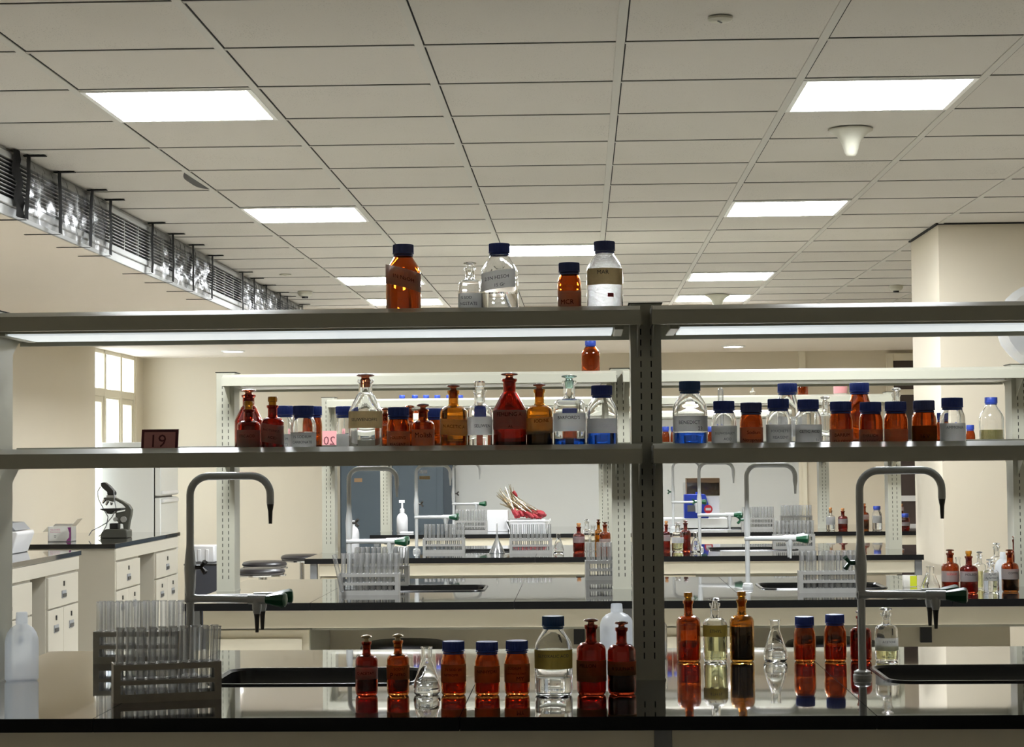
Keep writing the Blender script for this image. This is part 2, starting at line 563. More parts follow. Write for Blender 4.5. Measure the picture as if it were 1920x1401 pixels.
for px, py, r, h, l in ((1350, 31, .035, .018, 'flat white ceiling sensor with black dots near the front edge'), (572, 546, .055, .05, 'white smoke detector on the ceiling beside the duct'),
                        (1680, 535, .05, .05, 'white smoke detector on the ceiling close to the pier'), (535, 514, .04, .012, 'small flat white ceiling disc between duct and tall amber bottle')):
    p = onz(px, py, ZCEIL); p.z = ZCEIL - .003
    t = thing('smoke_detector', l, 'smoke detector', p, 0, 'detectors on the tiled ceiling')
    a = M(); a.lathe([(0, 0), (r, 0), (r, -h * .35), (r * .85, -h * .6), (r * .6, -h * .75), (0, -h * .75)], 28); a.build('housing', 'off_pl', t)
    a = M()
    if h > .03:
        a.lathe([(0, -h * .7), (r * .45, -h * .72), (r * .42, -h), (0, -h)], 20)
    else:
        for k in range(5):
            a.lathe([(0, -h * .72), (r * .09, -h * .74), (r * .09, -h * .82), (0, -h * .84)], 8, (r * (.1 - .07 * k), -r * (.15 * k - .1), 0))
    a.build('sensor_grille', 'blackpl', t)
# a tile edge that has slipped from its bar
a = M()
p, q = onz(346, 322, ZCEIL), onz(395, 354, ZCEIL)
vs, fs = [], []
for k in range(13):
    u = k / 12
    c = p.lerp(q, u)
    s_ = math.sin(PI * u)
    vs += [(c.x, c.y, ZCEIL - .002), (c.x - .02 * s_, c.y, ZCEIL - .003 - .018 * s_), (c.x - .05 * s_, c.y, ZCEIL - .001)]
for k in range(12):
    for w in (0, 1):
        fs.append((3 * k + w, 3 * k + 3 + w, 3 * k + 4 + w, 3 * k + 1 + w))
a.add(vs, fs)
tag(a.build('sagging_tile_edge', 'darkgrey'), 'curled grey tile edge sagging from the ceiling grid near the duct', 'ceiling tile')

# ------------------------------------------------------------------ air duct grille with plastic film
XD = -2.258
t = thing('air_grille', 'long white slatted air grille along the ceiling edge, partly wrapped in plastic', 'air vent', (XD, 10.5, ZCEIL))
a = M(); a.box(0, .004, -5, 4.95, -.205, -.04); a.build('dark_opening', 'gap', t)
a = M()
for k in range(10):
    z = -.053 - .0158 * k
    a.prism([(.003, z), (.022, z - .005), (.022, z - .0075), (.003, z - .0025)], 'y', -5, 4.95) if False else a.box(.006, .018, -5, 4.95, z - .0034, z)
for k in range(34):
    a.box(.004, .017, -5 + .295 * k, -4.992 + .295 * k, -.205, -.04)
a.build('slats', 'grille', t)
a = M(); a.box(.0, .024, -5, 4.95, -.043, -.018); a.box(.0, .024, -5, 4.95, -.225, -.198); a.box(.001, .012, -5, 4.95, -.266, -.225); a.box(.001, .012, -5, 4.95, -.018, -.001); a.build('frame', 'grille', t, bevel=.003)  # lowest strip added only to shade the plain soffit band in grey
covers = [([6.05, 6.7, 7.42], 'first'), ([7.6, 8.04, 8.59, 8.92], 'crumpled clear film taped over the grille just behind its torn black wrap'),
          ([9.81, 10.3, 10.84, 11.42], 'crumpled clear film taped over the grille between its two bare gaps'), ([12.45, 12.88, 13.4, 14.0, 14.34, 15.1], 'crumpled clear film taped over the far end of the grille')]
rnd = random.Random(5)
for ys, l in covers[1:]:
    t = thing('plastic_film', l, 'plastic sheet', (XD + .026, ys[0], ZCEIL), 0, 'clear film sheets taped over the duct grille')
    a = M()
    ny, nz = int((ys[-1] - ys[0]) / .03), 9
    vs, fs = [], []
    for i in range(ny + 1):
        for j in range(nz + 1):
            vs.append((.004 + rnd.random() * .016 * (1 if 0 < j < nz else .2), (ys[-1] - ys[0]) * i / ny, -.012 - .245 * j / nz))
    for i in range(ny):
        for j in range(nz):
            k = i * (nz + 1) + j
            fs.append((k, k + 1, k + nz + 2, k + nz + 1))
    a.add(vs, fs)
    a.build('film', 'film', t)
    for y in ys:
        a = M()
        vs, fs = [], []
        w = .055
        off = rnd.uniform(-.01, .01)
        for j in range(11):
            off += rnd.uniform(-.010, .010)
            yy = y - ys[0] + off
            vs += [(.024, yy - w / 2, -.002 - .262 * j / 10), (.024, yy + w / 2, -.002 - .262 * j / 10), (.026, yy, -.002 - .262 * j / 10)]
        for j in range(10):
            fs.append((3 * j, 3 * j + 2, 3 * j + 5, 3 * j + 3)); fs.append((3 * j + 2, 3 * j + 1, 3 * j + 4, 3 * j + 5))
        a.add(vs, fs)
        a.box(-.13, .024, y - ys[0] + off - .010, y - ys[0] + off + .006, -.2685, -.2672) if y < 12.6 else None
        a.box(.0, .09, y - ys[0] - .014, y - ys[0] + .014, -.006, -.003)
        a.build('tape_strip', 'tape', t)
a = M()
vs, fs = [], []
for j in range(9):
    for i in range(4):
        vs.append((.03 + rnd.random() * .02, 7.44 + .032 * i + rnd.uniform(-.012, .012) - (.03 * (1 - j / 8)), ZCEIL - .005 - .26 * j / 8))
for j in range(8):
    for i in range(3):
        k = j * 4 + i
        fs.append((k, k + 1, k + 5, k + 4))
a.add(vs, fs)
a.v = [(x + XD, y, z) for x, y, z in a.v]
tag(a.build('torn_wrap', 'tape'), 'torn dark tape wrap hanging over the grille at its front end', 'plastic sheet')

# ------------------------------------------------------------------ benches
def worktop(n):
    Y = YB[n]
    a = M()
    z0, z1 = ZC - .028, ZC
    seams = [BX0, -1.01, -.256, .59, 1.344, BXE[n]]
    sk = [(-.885, -.405), None, None]
    for k in range(5):
        x0, x1 = seams[k] + (.001 if k else 0), seams[k + 1] - (.001 if k < 4 else 0)
        y0, y1 = Y - BA, Y + BA
        s_ = {1: (-.885, -.405), 3: (.715, 1.195)}.get(k)
        if not s_:
            a.box(x0, x1, y0, y1, z0, z1)
        else:
            sx0, sx1 = s_
            sy0, sy1, r = Y - .125, Y + .205, .05
            ring = []
            for cx, cyy, a0 in ((sx1 - r, sy1 - r, 0), (sx0 + r, sy1 - r, 90), (sx0 + r, sy0 + r, 180), (sx1 - r, sy0 + r, 270)):
                for q in range(7):
                    w = math.radians(a0 + 15 * q)
                    ring.append((cx + r * math.cos(w), cyy + r * math.sin(w)))
            out = []
            corners = ((x1, y1), (x0, y1), (x0, y0), (x1, y0))
            for c in corners:
                out += [c] * 7
            N = len(ring)
            vs = [(x, y, z1) for x, y in ring] + [(x, y, z1) for x, y in corners] + [(x, y, z0) for x, y in ring] + [(x, y, z0) for x, y in corners]
            fs = []
            for (base, flip) in ((0, 0), (N + 4, 1)):
                for c in range(4):
                    for q in range(6):
                        f = (base + N + c, base + c * 7 + q + 1, base + c * 7 + q)
                        fs.append(f if not flip else f[::-1])
                    nx = (c + 1) % 4
                    f = (base + N + c, base + N + nx, base + nx * 7, base + c * 7 + 6)
                    fs.append(f if not flip else f[::-1])
            for q in range(N):
                w = (q + 1) % N
                fs.append((q, w, w + N + 4, q + N + 4))
            for c in range(4):
                w = (c + 1) % 4
                fs.append((N + c, N + w, N + w + N + 4, N + c + N + 4))
            a.add(vs, fs)
    t = thing('worktop', f'long glossy black worktop of the {ORD[n]} lab bench', 'worktop', (0, 0, 0), 0, 'glossy black bench worktops')
    sl = a.build('slab', ['black_top', 'black_edge'], t, smooth=False)
    for p_ in sl.data.polygons:
        p_.material_index = 0 if abs(p_.normal.z) > .5 else 1
    for sx0, sx1, in ((-.885, -.405), (.715, 1.195)):
        s_ = M()
        sy0, sy1, r = Y - .125, Y + .205, .05
        def rr(e, z):
            pts = []
            for cx, cyy, a0 in ((sx1 - r, sy1 - r, 0), (sx0 + r, sy1 - r, 90), (sx0 + r, sy0 + r, 180), (sx1 - r, sy0 + r, 270)):
                for q in range(7):
                    w = math.radians(a0 + 15 * q)
                    pts.append((cx + (r + e) * math.cos(w), cyy + (r + e) * math.sin(w), z))
            return pts
        L = [rr(.012, ZC - .004 + .0045), rr(.010, ZC + .004), rr(.002, ZC + .004), rr(-.004, ZC - .002), rr(-.010, ZC - .10), rr(-.03, ZC - .12)]
        vs = [p for l in L for p in l]
        fs = []
        for i in range(len(L) - 1):
            for q in range(28):
                w = (q + 1) % 28
                fs.append((i * 28 + q, i * 28 + w, (i + 1) * 28 + w, (i + 1) * 28 + q))
        fs.append(tuple(range(140, 168)))
        s_.add(vs, fs)
        s_.build('sink', 'black_sink', t)

def bench_frame(n):
    Y = YB[n]
    t = thing('bench_frame', f'cream apron and grey steel legs under the {ORD[n]} black worktop', 'bench frame', (XM, Y, 0), 0, 'bench frames under the black worktops')
    for side in (-1, 1):
        for x0, x1 in ((XL + .03, XM - .012), (XM + .022, XR + .0), (XR + .042, BXE[n] - .04))[:3 if n == 3 else 2]:
            a = M(); a.box(x0 - XM, x1 - XM, side * .655, side * .675, .805, .872); a.build('apron', 'cream_lit', t, bevel=.002)
        for x in (XL, XM + .005, XR + .02):
            a = M(); a.box(x - XM - .018, x - XM + .018, side * .64, side * .678, .0, .872); a.build('leg', 'steelgrey', t)
    a = M(); a.box(BX0 + .1 - XM, BX1 - .1 - XM, -.03, .03, .1, .87); a.build('centre_panel', 'inner', t)
    a = M(); a.box(BX0 + .1 - XM, BX1 - .1 - XM, -.6, -.03, .790, .805); a.build('under_rail', 'cream', t)
    for x in (-1.15, -.02, 1.36):
        a = M(); a.box(x - XM - .022, x - XM + .022, -.052, -.03, .68, .76); a.build('socket', 'blackpl', t)

def base_cabinet(x0, x1, n, l):
    Y = YB[n]
    t = thing('base_cabinet', l, 'cabinet', (x0, Y - .645, 0), 0, 'cream drawer cabinets under the benches')
    w = x1 - x0
    a = M(); a.box(0, w, .0, .55, .06, .802); a.build('carcass', 'cream', t, bevel=.002)
    a = M(); a.box(.004, w - .004, -.004, .0, .064, .796); a.build('face_frame', 'cream_lit', t)
    d = M(); d.box(.03, w - .03, -.016, -.004, .60, .765); d = d.build('drawer', 'cream_lit', t, bevel=.002)
    k = M(); k.lathe([(0, 0), (.011, 0), (.011, .004), (.008, .006), (0, .006)], 16, mat=Matrix.Translation((w - .09, -.016, .705)) @ Matrix.Rotation(PI / 2, 4, 'X'))
    k.box(w - .0912, w - .0888, -.0235, -.0215, .700, .710, 1)
    k.build('lock', ['brass', 'blackpl'], d)
    d = M(); d.box(.03, w - .03, -.016, -.004, .09, .585); d = d.build('door', 'cream_lit', t, bevel=.002)
    k = M(); k.box(w / 2 - .05, w / 2 + .05, -.024, -.016, .52, .56); k.build('handle', 'steelgrey', d)

def reagent_rack(n):
    Y = YB[n]
    lip = LIPT[n] - ZC
    mid = LIPM - ZC
    t = thing('reagent_rack', f'cream two-tier slotted reagent rack standing on the {ORD[n]} black worktop', 'shelf rack', (XM, Y, ZC), 0, 'reagent racks on the benches')
    w, d = .0365, .06
    for x in (XL - XM, 0, XR - XM):
        a = M()
        h = lip + .014
        a.box(x - w, x + w, -d, d, .0, h, 0)
        a.box(x - w - .004, x + w + .004, -d - .003, d + .003, h, h + .002, 1)
        a.box(x - w - .002, x + w + .002, -d - .002, d + .002, 0, .004, 0)
        z = .05
        while z < h - .03:
            for q in (-.0122, .0122):
                a.box(x + q - .0014, x + q + .0014, -d - .0006, -d, z, z + .0145, 1)
            z += .0256
        a.build('upright', ['cream', 'gap'], t)
    f = .046
    for top, zz in ((1, lip), (0, mid)):
        for xa, xb in ((XL - XM + .013, -.0155), (.0095, XR - XM - .013)):
            for side in (-1, 1):
                up = 0 if side < 0 else .006
                a = M()
                yo, yi = side * .210, side * .064
                s1 = side
                # outer fascia: sloped light lip on top of an upright face
                f_ = f if side < 0 or not top else f + .011
                poly = [(yo, zz - f_), (yo, zz - .014), (yo - s1 * .0025, zz - .0145), (yo - s1 * .0025, zz - .012), (yo - s1 * .030, zz - .002 + up), (yo - s1 * .036, zz + up), (yo - s1 * .038, zz - .001 + up), (yo - s1 * .038, zz - .018), (yo - s1 * .010, zz - .022), (yo - s1 * .010, zz - f_ + .004), (yo - s1 * (.016 if s1 < 0 else .0105), zz - f_ + .002), (yo - s1 * (.016 if s1 < 0 else .0105), zz - f_)]
                a.prism(poly, 'x', xa, xb)
                lo, hi = sorted((yo - s1 * .010, yi))
                a.box(xa, xb, lo, hi, zz - .022, zz - .018)
                lo, hi = sorted((yi, yi + s1 * .004))
                a.box(xa, xb, lo, hi, zz - .034, zz - .008)
                a.box(xa, xa + .002, *sorted((yo - s1 * .001, yi)), zz - f + .001, zz - .004)
                a.box(xb - .002, xb, *sorted((yo - s1 * .001, yi)), zz - f + .001, zz - .004)
                sh = a.build('shelf', 'cream', t)
                for x in (xa + .0045, xb - .0045):
                    k = M()
                    y0 = side * .0615
                    k.prism([(y0, zz - .024), (side * .206, zz - .024), (side * .206, zz - f - .002), (side * .17, zz - f - .004), (y0, zz - .115)], 'x', x - .0015, x + .0015)
                    k.build('bracket', 'cream', sh)
    for xa, xb in ((-1.53, -.075), (.078, 1.53)):
        a = M()
        a.box(xa, xb, -.098, .158, lip - f + .001, lip - f + .022, 0)
        a.box(xb, xb + .022, -.100, .160, lip - f - .004, lip - f + .022, 0)
        a.box(xa - .022, xa, -.100, .160, lip - f - .004, lip - f + .022, 0)
        fx = a.build('light_fitting', 'cream', t, bevel=.002)
        a = M(); a.box(xa + .004, xb - .004, -.095, .150, lip - f - .003, lip - f + .001); a.build('diffuser', 'diffuser_glow' if n == 0 else 'white_en', fx)

for n in range(4):
    worktop(n)
    bench_frame(n)
    reagent_rack(n)
where = ['nearest', 'second', 'third', 'farthest']
for n in (1, 2, 3):
    base_cabinet(-1.41, -1.016, n, f'cream drawer cabinet under the {where[n]} bench, below its window-side end')
    base_cabinet(.19, .60, n, f'cream drawer cabinet under the {where[n]} bench, just past its middle upright')

# ------------------------------------------------------------------ lab taps
def arc(cx, cz, r, a0, a1, k=8):
    return [(cx + r * math.cos(math.radians(a0 + (a1 - a0) * i / k)), 0, cz + r * math.sin(math.radians(a0 + (a1 - a0) * i / k))) for i in range(k + 1)]

def make_tap(l, loc, star):
    t = thing('lab_tap', l, 'tap', loc, 0, 'gooseneck lab taps with green knobs')
    zt, r = .490, .045
    a = M()
    a.tube([(0, 0, 0), (0, 0, .19), (0, 0, .20), (0, 0, .225), (0, 0, .27), (0, 0, .30), (0, 0, .325), (0, 0, zt - r)] + arc(r, zt - r, r, 180, 90) + arc(.194 - r, zt - r, r, 90, 0) + [(.194, 0, .425), (.194, 0, .422)],
           [.0095, .0095, .0105, .013, .0145, .012, .0092] + [.0092] * 22, 16)
    a.build('gooseneck', 'tap', t)
    a = M(); a.tube([(.194, 0, .4225), (.194, 0, .412), (.194, 0, .405), (.194, 0, .375)], [.0085, .007, .0055, .0042], 14); a.build('nozzle', 'tap_dark' if loc[1] < 6 else 'tap', t)
    a = M(); a.lathe([(0, 0), (.022, 0), (.022, .008), (.02, .010), (.02, .016), (.012, .020), (0, .020)], 24); a.build('base_flange', 'tap', t)
    for s_ in (-1, 1):
        rot = Matrix.Translation((0, 0, .197)) @ Matrix.Rotation(s_ * math.radians(13), 4, 'Z') @ Matrix.Rotation(PI / 2, 4, 'Y')
        a = M()
        a.lathe([(0, -.012), (.010, -.010), (.013, 0), (.0105, .010), (.0088, .02), (.0088, .150), (.0115, .151), (.0115, .196), (0, .196)], 16, mat=rot)
        p = Matrix.Rotation(s_ * math.radians(13), 4, 'Z') @ Vector((.172, 0, .197))
        a.tube([p, p - Vector((0, 0, .022)), p - Vector((0, 0, .034))], [.0115, .011, .008], 14)
        arm = a.build('side_arm', 'tap', t)
        a = M(); a.tube([p - Vector((0, 0, .034)), p - Vector((0, 0, .044)), p - Vector((0, 0, .078))], [.0075, .006, .004], 12); a.build('outlet', 'tap_dark' if loc[1] < 6 else 'tap', arm)
        a = M(); a.lathe([(0, .196), (.0105, .196), (.019, .236), (.0175, .243), (.012, .246), (0, .246)], 8, mat=rot); a.build('knob', 'knob', arm)
    a = M()
    sx = .016 * star
    a.tube([(0, 0, .272), (sx * 1.6, 0, .272)], .006, 10)
    for k in range(4):
        w = PI / 4 + PI / 2 * k
        a.tube([(sx * 1.6, 0, .272), (sx * 2.3, .012 * math.cos(w), .272 + .019 * math.sin(w))], [.004, .0055], 8)
    a.build('star_handle', 'knob' if star < 0 else 'tap_dark', t)
    return t
taplab = ['grey lab tap with dark handle on the nearest worktop, beside the near test tube rack', 'grey lab tap rising beside the sink at the nearest worktop, past the middle upright',
          'pale grey lab tap behind a full tube rack on the second worktop', 'pale grey lab tap in front of the whiteboard on the second worktop',
          'white-grey lab tap in front of the slate cupboard on the third worktop', 'white-grey lab tap in front of the blue jerrycan on the third worktop',
          'thin pale lab tap beside a tube rack on the farthest worktop', 'thin pale lab tap on the farthest worktop, just past the near upright']
k = 0
for n in range(4):
    for x, s_ in ((-.944, 1), (.657, -1)):
        if n < 2:
            t_ = make_tap(taplab[k], (x, YB[n] - .04, ZC), s_)
            if n == 1 and s_ > 0: ta = t_
            if n == 1 and s_ < 0: tb = t_
        else:
            c = copy_tree(ta if s_ > 0 else tb)
            c.location = (x, YB[n] - .04, ZC)
            c['label'] = taplab[k]
        k += 1

# ------------------------------------------------------------------ test tubes and racks
a = M()
pr = [(0, 0), (.004, .0006), (.0067, .0024), (.0083, .0055), (.0087, .009), (.0087, .146), (.0097, .1495), (.0095, .150), (.0080, .148)]
a.lathe(pr, 14)
tube0 = a.build('test_tube', 'tubeglass')
rackproto = {}
def make_rack(key, mat):
    L, W = .232, .062
    t = thing('test_tube_rack', 'x', 'rack')
    a = M(); a.holes(L, W, .080, .0825, 10, 2, .0105)
    for s_ in (-1, 1):
        a.box(-L / 2, L / 2, s_ * W / 2 - .001, s_ * W / 2 + .001, .070, .0825)
    a.build('top_plate', mat, t)
    a = M(); a.holes(L, W, .046, .048, 10, 2, .0105)
    for s_ in (-1, 1):
        a.box(-L / 2, L / 2, s_ * W / 2 - .001, s_ * W / 2 + .001, .038, .048)
    a.build('middle_plate', mat, t)
    a = M(); a.box(-L / 2, L / 2, -W / 2, W / 2, .008, .010)
    for s_ in (-1, 1):
        a.box(-L / 2, L / 2, s_ * W / 2 - .001, s_ * W / 2 + .001, 0, .018)
    a.build('bottom_plate', mat, t)
    for s_ in (-1, 1):
        a = M(); a.box(s_ * L / 2 - .0015, s_ * L / 2 + .0015, -W / 2 - .001, W / 2 + .001, 0, .084)
        for q in (-1, 1):
            a.box(*sorted((s_ * L / 2, s_ * (L / 2 - .014))), q * W / 2 - .0012, q * W / 2 + .0012, 0, .083)
        a.build('end_panel', mat, t)
    return t
RACKS = [(-.925, 4.245, 18, 1, 'dark grey test tube rack at the near edge of the nearest worktop'),
         (-1.165, 5.03, 2, 1, 'dark grey test tube rack behind another rack on the nearest worktop'),
         (-.835, 7.50, 0, 0, 'grey test tube rack on the second worktop with one tube leaning out'),
         (-.845, 8.02, 0, 0, 'grey test tube rack behind the tap on the second worktop'),
         (.125, 8.33, 4, 0, 'grey test tube rack standing behind the middle upright of the second bench'),
         (.945, 7.47, 0, 0, 'grey test tube rack on the second worktop beside the sink, pier side'),
         (-.78, 10.78, 0, 0, 'grey test tube rack beside the tap on the third worktop, before the slate cupboard'),
         (-.29, 10.66, 0, 0, 'grey test tube rack between funnel and conical flask on the third worktop'),
         (1.19, 10.95, 0, 0, 'grey test tube rack on the third worktop behind a tap, before the whiteboard'),
         (-.80, 13.75, 0, 0, 'grey test tube rack beside the white card on the farthest worktop'),
         (1.26, 13.95, 0, 0, 'grey test tube rack on the farthest worktop in front of the whiteboard'),
         (1.98 - .08, 14.35, 0, 0, 'grey test tube rack behind reagent bottles at the end of the farthest worktop')]
RACKS[-1] = (1.58, 14.35, 0, 0, RACKS[-1][4])
RS = ['dark rack at the near edge of the nearest worktop', 'dark rack behind another on the nearest worktop', 'rack with a leaning tube on the second worktop', 'rack behind the tap on the second worktop',
      'rack behind the middle upright of the second bench', 'rack by the sink on the second worktop, pier side', 'rack before the slate cupboard on the third worktop', 'rack between funnel and flask on the third worktop',
      'rack before the whiteboard on the third worktop', 'rack beside the white box on the farthest worktop', 'rack before the whiteboard on the farthest worktop', 'rack behind reagent bottles on the farthest worktop']
protos = [make_rack('g', 'rackgrey'), make_rack('d', 'rackdark')]
usedp = [False, False]
for ri, (x, y, rz, dk, l) in enumerate(RACKS):
    if not usedp[dk]:
        t = protos[dk]; usedp[dk] = True
    else:
        t = copy_tree(protos[dk])
    t.location = (x, y, ZC); t.rotation_euler = (0, 0, math.radians(rz))
    tag(t, l, 'rack', 'test tube racks')
    first = ri == 0
    lean = rnd.uniform(-.010, .030)
    for i in range(10):
        for j in range(2):
            if ri and rnd.random() < .06:
                continue
            o = tube0 if first else tube0.copy()
            if not first:
                COL.objects.link(o)
            first = False
            lx, ly = -.116 + .0232 * (i + .5), -.031 + .031 * (j + .5)
            c, s_ = math.cos(math.radians(rz)), math.sin(math.radians(rz))
            o.location = (x + lx * c - ly * s_, y + lx * s_ + ly * c, ZC + .0105)
            o.rotation_euler = (rnd.uniform(-.012, .012), lean + rnd.uniform(-.012, .012), 0)
            tag(o, 'empty glass test tube in the ' + RS[ri], 'test tube', 'test tubes in the ' + RS[ri])
p = at(622, 1030, 7.47)
o = tube0.copy(); COL.objects.link(o)
o.location = (-.935, 7.452, ZC + .012); o.rotation_euler = (0, -.22, 0)
tag(o, 'single glass test tube leaning out at the end of the second bench rack', 'test tube')

# ------------------------------------------------------------------ bottles
def smooth(u):
    return u * u * (3 - 2 * u)

def profile(kind, R, H, rn):
    """outer glass outline (r, z), bottom to lip"""
    p = [(0, .0035), (R * .70, .0025), (R * .80, 0), (R * .90, .0012), (R * .97, .005), (R, .012)]
    if kind == 'screw':
        zs, ze = .58 * H, .90 * H
        for k in range(9):
            u = k / 8
            p.append((R + (rn * .98 - R) * smooth(u) if u else R, zs + (ze - zs) * (u ** .8)))
        p += [(rn * 1.10, ze + .001), (rn * 1.10, ze + .004), (rn * .95, ze + .005), (rn * .95, H)]
    elif kind == 'round':
        zs = .63 * H
        e = .15 * H
        for k in range(8):
            w = PI / 2 * k / 7
            p.append((rn * 1.2 + (R - rn * 1.2) * math.cos(w), zs + e * .8 * math.sin(w)))
        p += [(rn * 1.02, zs + e), (rn, zs + e * 1.2), (rn, .93 * H), (rn * 1.22, .955 * H), (rn * 1.28, .985 * H), (rn * 1.2, H)]
    elif kind == 'cone':
        zs = .56 * H
        p += [(R, zs), (R * .985, zs + .02 * H), (R * .95, zs + .04 * H), (rn * 1.25, .80 * H), (rn * 1.05, .815 * H), (rn, .83 * H), (rn, .95 * H), (rn * 1.2, .965 * H), (rn * 1.25, .99 * H), (rn * 1.15, H)]
    elif kind == 'flask':
        p = [(0, .002), (R * .8, 0), (R * .92, .003), (R, .010), (R * .985, .018), (R * .94, .028)]
        p += [(rn * 1.15, .70 * H), (rn * 1.02, .735 * H), (rn, .77 * H), (rn, .97 * H), (rn * 1.12, .985 * H), (rn * 1.12, H)]
    return p

def rad_at(p, z):
    for (r0, z0), (r1, z1) in zip(p[4:], p[5:]):
        if z0 <= z <= z1 and z1 > z0:
            return r0 + (r1 - r0) * (z - z0) / (z1 - z0)
    return p[5][0]

BN = [0]
def bottle(kind, px, wpx, ytop, Y, zb, label, glass='amber', cap='cap', liq=None, fill=0, stop=None, lb=None, txt=(), group='reagent bottles', neck=None, capw=None, tilt=0, twist=0, scrawl=(), cat='bottle', name=None):
    """px = middle of the body, wpx its width, ytop its top in the photograph; Y depth; zb height of what it stands on"""
    P = at(px, ytop, Y)
    dist = (P - ORG).dot(FW)
    R = wpx / F * dist / 2
    H = P.z - zb
    seg = 40 if Y < 6 else (24 if Y < 9 else 16)
    t = thing(name or ('conical_flask' if kind == 'flask' else 'reagent_bottle'), label, cat, (P.x, Y, zb), 0, group)
    capR = capw / F * dist / 2 if capw else .0252
    if kind == 'screw':
        ch = .0255 if capR > .018 else .02
        rn = capR * .80
        Hg = H - .004
    elif kind == 'flask':
        ch, Hg, rn = 0, H, R * (neck or .40)
    else:
        ch = .020 if stop in ('plug', 'cork', 'gold') else .014
        Hg = H - ch if stop else H
        rn = R * (neck or .38)
    pr = profile(kind, R, Hg - (0 if kind != 'screw' else 0), rn)
    if kind == 'screw':
        pr = profile(kind, R, Hg, rn)
    th = min(.0024, R * .1)
    inner = [(max(r - th, .0005), max(z, .0062)) for r, z in pr if z > .004 or r < 1e-6]
    inner = [(0, .0058)] + [(r - th, z) for r, z in pr[5:]]
    inner.insert(1, (pr[4][0] - th * 1.2, .0062))
    a = M()
    a.lathe(pr + inner[::-1], seg)
    body = a.build('body', glass, t)
    # contents
    if liq:
        zf = .006 + fill * (Hg - .006)
        g = .0005
        q = [(0, .0064), (inner[1][0] - g, .0068)] + [(r - g, z) for r, z in inner[2:] if .008 < z < zf - .001]
        rf = rad_at(pr, zf) - th - g
        q += [(rf, zf), (0, zf)]
        a = M(); a.lathe(q, seg); a.build('contents', liq, t)
    # closure
    if kind == 'screw':
        a = M()
        z0 = H - ch
        a.lathe([(capR * .90, z0 + .002), (capR * 1.0, z0 + .003), (capR * 1.01, z0 + .0055), (capR * .985, z0 + .006)], 48 if Y < 6 else seg)
        n2 = 88 if Y < 6 else seg
        a.lathe([(capR * .90, z0 + .0025), (capR * .985, z0 + .006), (capR * .985, H - .002), (capR * .94, H - .0004), (capR * .8, H), (0, H)], n2, ridge=capR * .035 if Y < 6 else 0)
        a.lathe([(rn * 1.12, z0 - .003), (capR * .93, z0 - .002), (capR * .93, z0 + .0005), (rn * 1.12, z0 + .001)], seg, closed=True)
        a.build('screw_cap', cap, t)
    elif stop:
        a = M()
        z0 = Hg
        if stop in ('plug', 'cork', 'gold'):
            a.lathe([(0, z0 - .018), (rn * .72, z0 - .018), (rn * .82, z0 + .001), (rn * .80, z0 + ch * .35), (rn * 1.0, z0 + ch * .45), (rn * 1.02, z0 + ch * .9), (rn * .9, z0 + ch), (0, z0 + ch)], seg)
            sm_ = {'cork': 'cork', 'gold': 'gold', 'plug': glass}[stop]
        else:
            a.lathe([(0, z0 - .018), (rn * .72, z0 - .018), (rn * .80, z0 - .001), (rn * .60, z0 + ch * .25), (rn * .62, z0 + ch * .45), (rn * 1.25, z0 + ch * .58), (rn * 1.38, z0 + ch * .74), (rn * 1.2, z0 + ch * .88), (rn * .5, z0 + ch), (0, z0 + ch)], seg)
            sm_ = ('stop_brown' if glass in ('amber', 'redamber', 'olive') else glass) if stop is True else ('stop_brown' if stop == 'redamber' else stop)
        a.build('stopper', sm_, t)
    # paper label with its printing
    if lb:
        z0, z1, half, mat = lb[:4]
        z0, z1 = z0 * H, z1 * H
        inkm = lb[4] if len(lb) > 4 else 'ink'
        a = M()
        ns = 22 if Y < 9 else 12
        vs = []
        for s_, z in ((0, z0), (1, z1)):
            for k in range(ns + 1):
                w = -half + 2 * half * k / ns
                an = math.radians(-90 + w + twist)
                zz = z + tilt * math.sin(math.radians(w)) * R
                rr_ = max(rad_at(pr, z0), rad_at(pr, z1), 0) + .0006
                vs.append((rr_ * math.cos(an), rr_ * math.sin(an), zz))
        a.add(vs, [(k, k + 1, ns + 2 + k, ns + 1 + k) for k in range(ns)], 0)
        for s_, wd, hz, off in txt:
            tv, tf = text(s_, width=wd * 2 * R)
            rr_ = max(rad_at(pr, z0), rad_at(pr, z1)) + .0010
            vs = []
            for x, y in tv:
                w = (x + off * R) / rr_
                an = -PI / 2 + w + math.radians(twist)
                vs.append((rr_ * math.cos(an), rr_ * math.sin(an), z0 + (z1 - z0) * hz + y + tilt * math.sin(w) * R))
            a.add(vs, tf, 1)
        a.build('paper_label', [mat, inkm], t, smooth=False, norm=False)
    for s_, wd, zf, off in scrawl:
        tv, tf = text(s_, width=wd * 2 * R)
        a = M()
        vs = []
        for x, y in tv:
            z = zf * H + y
            rr_ = rad_at(pr, z) + .0006
            w = (x + off * R) / rr_
            vs.append((rr_ * math.cos(-PI / 2 + w), rr_ * math.sin(-PI / 2 + w), z))
        a.add(vs, tf)
        a.build('handwriting', 'ink', t, smooth=False, norm=False)
    return t

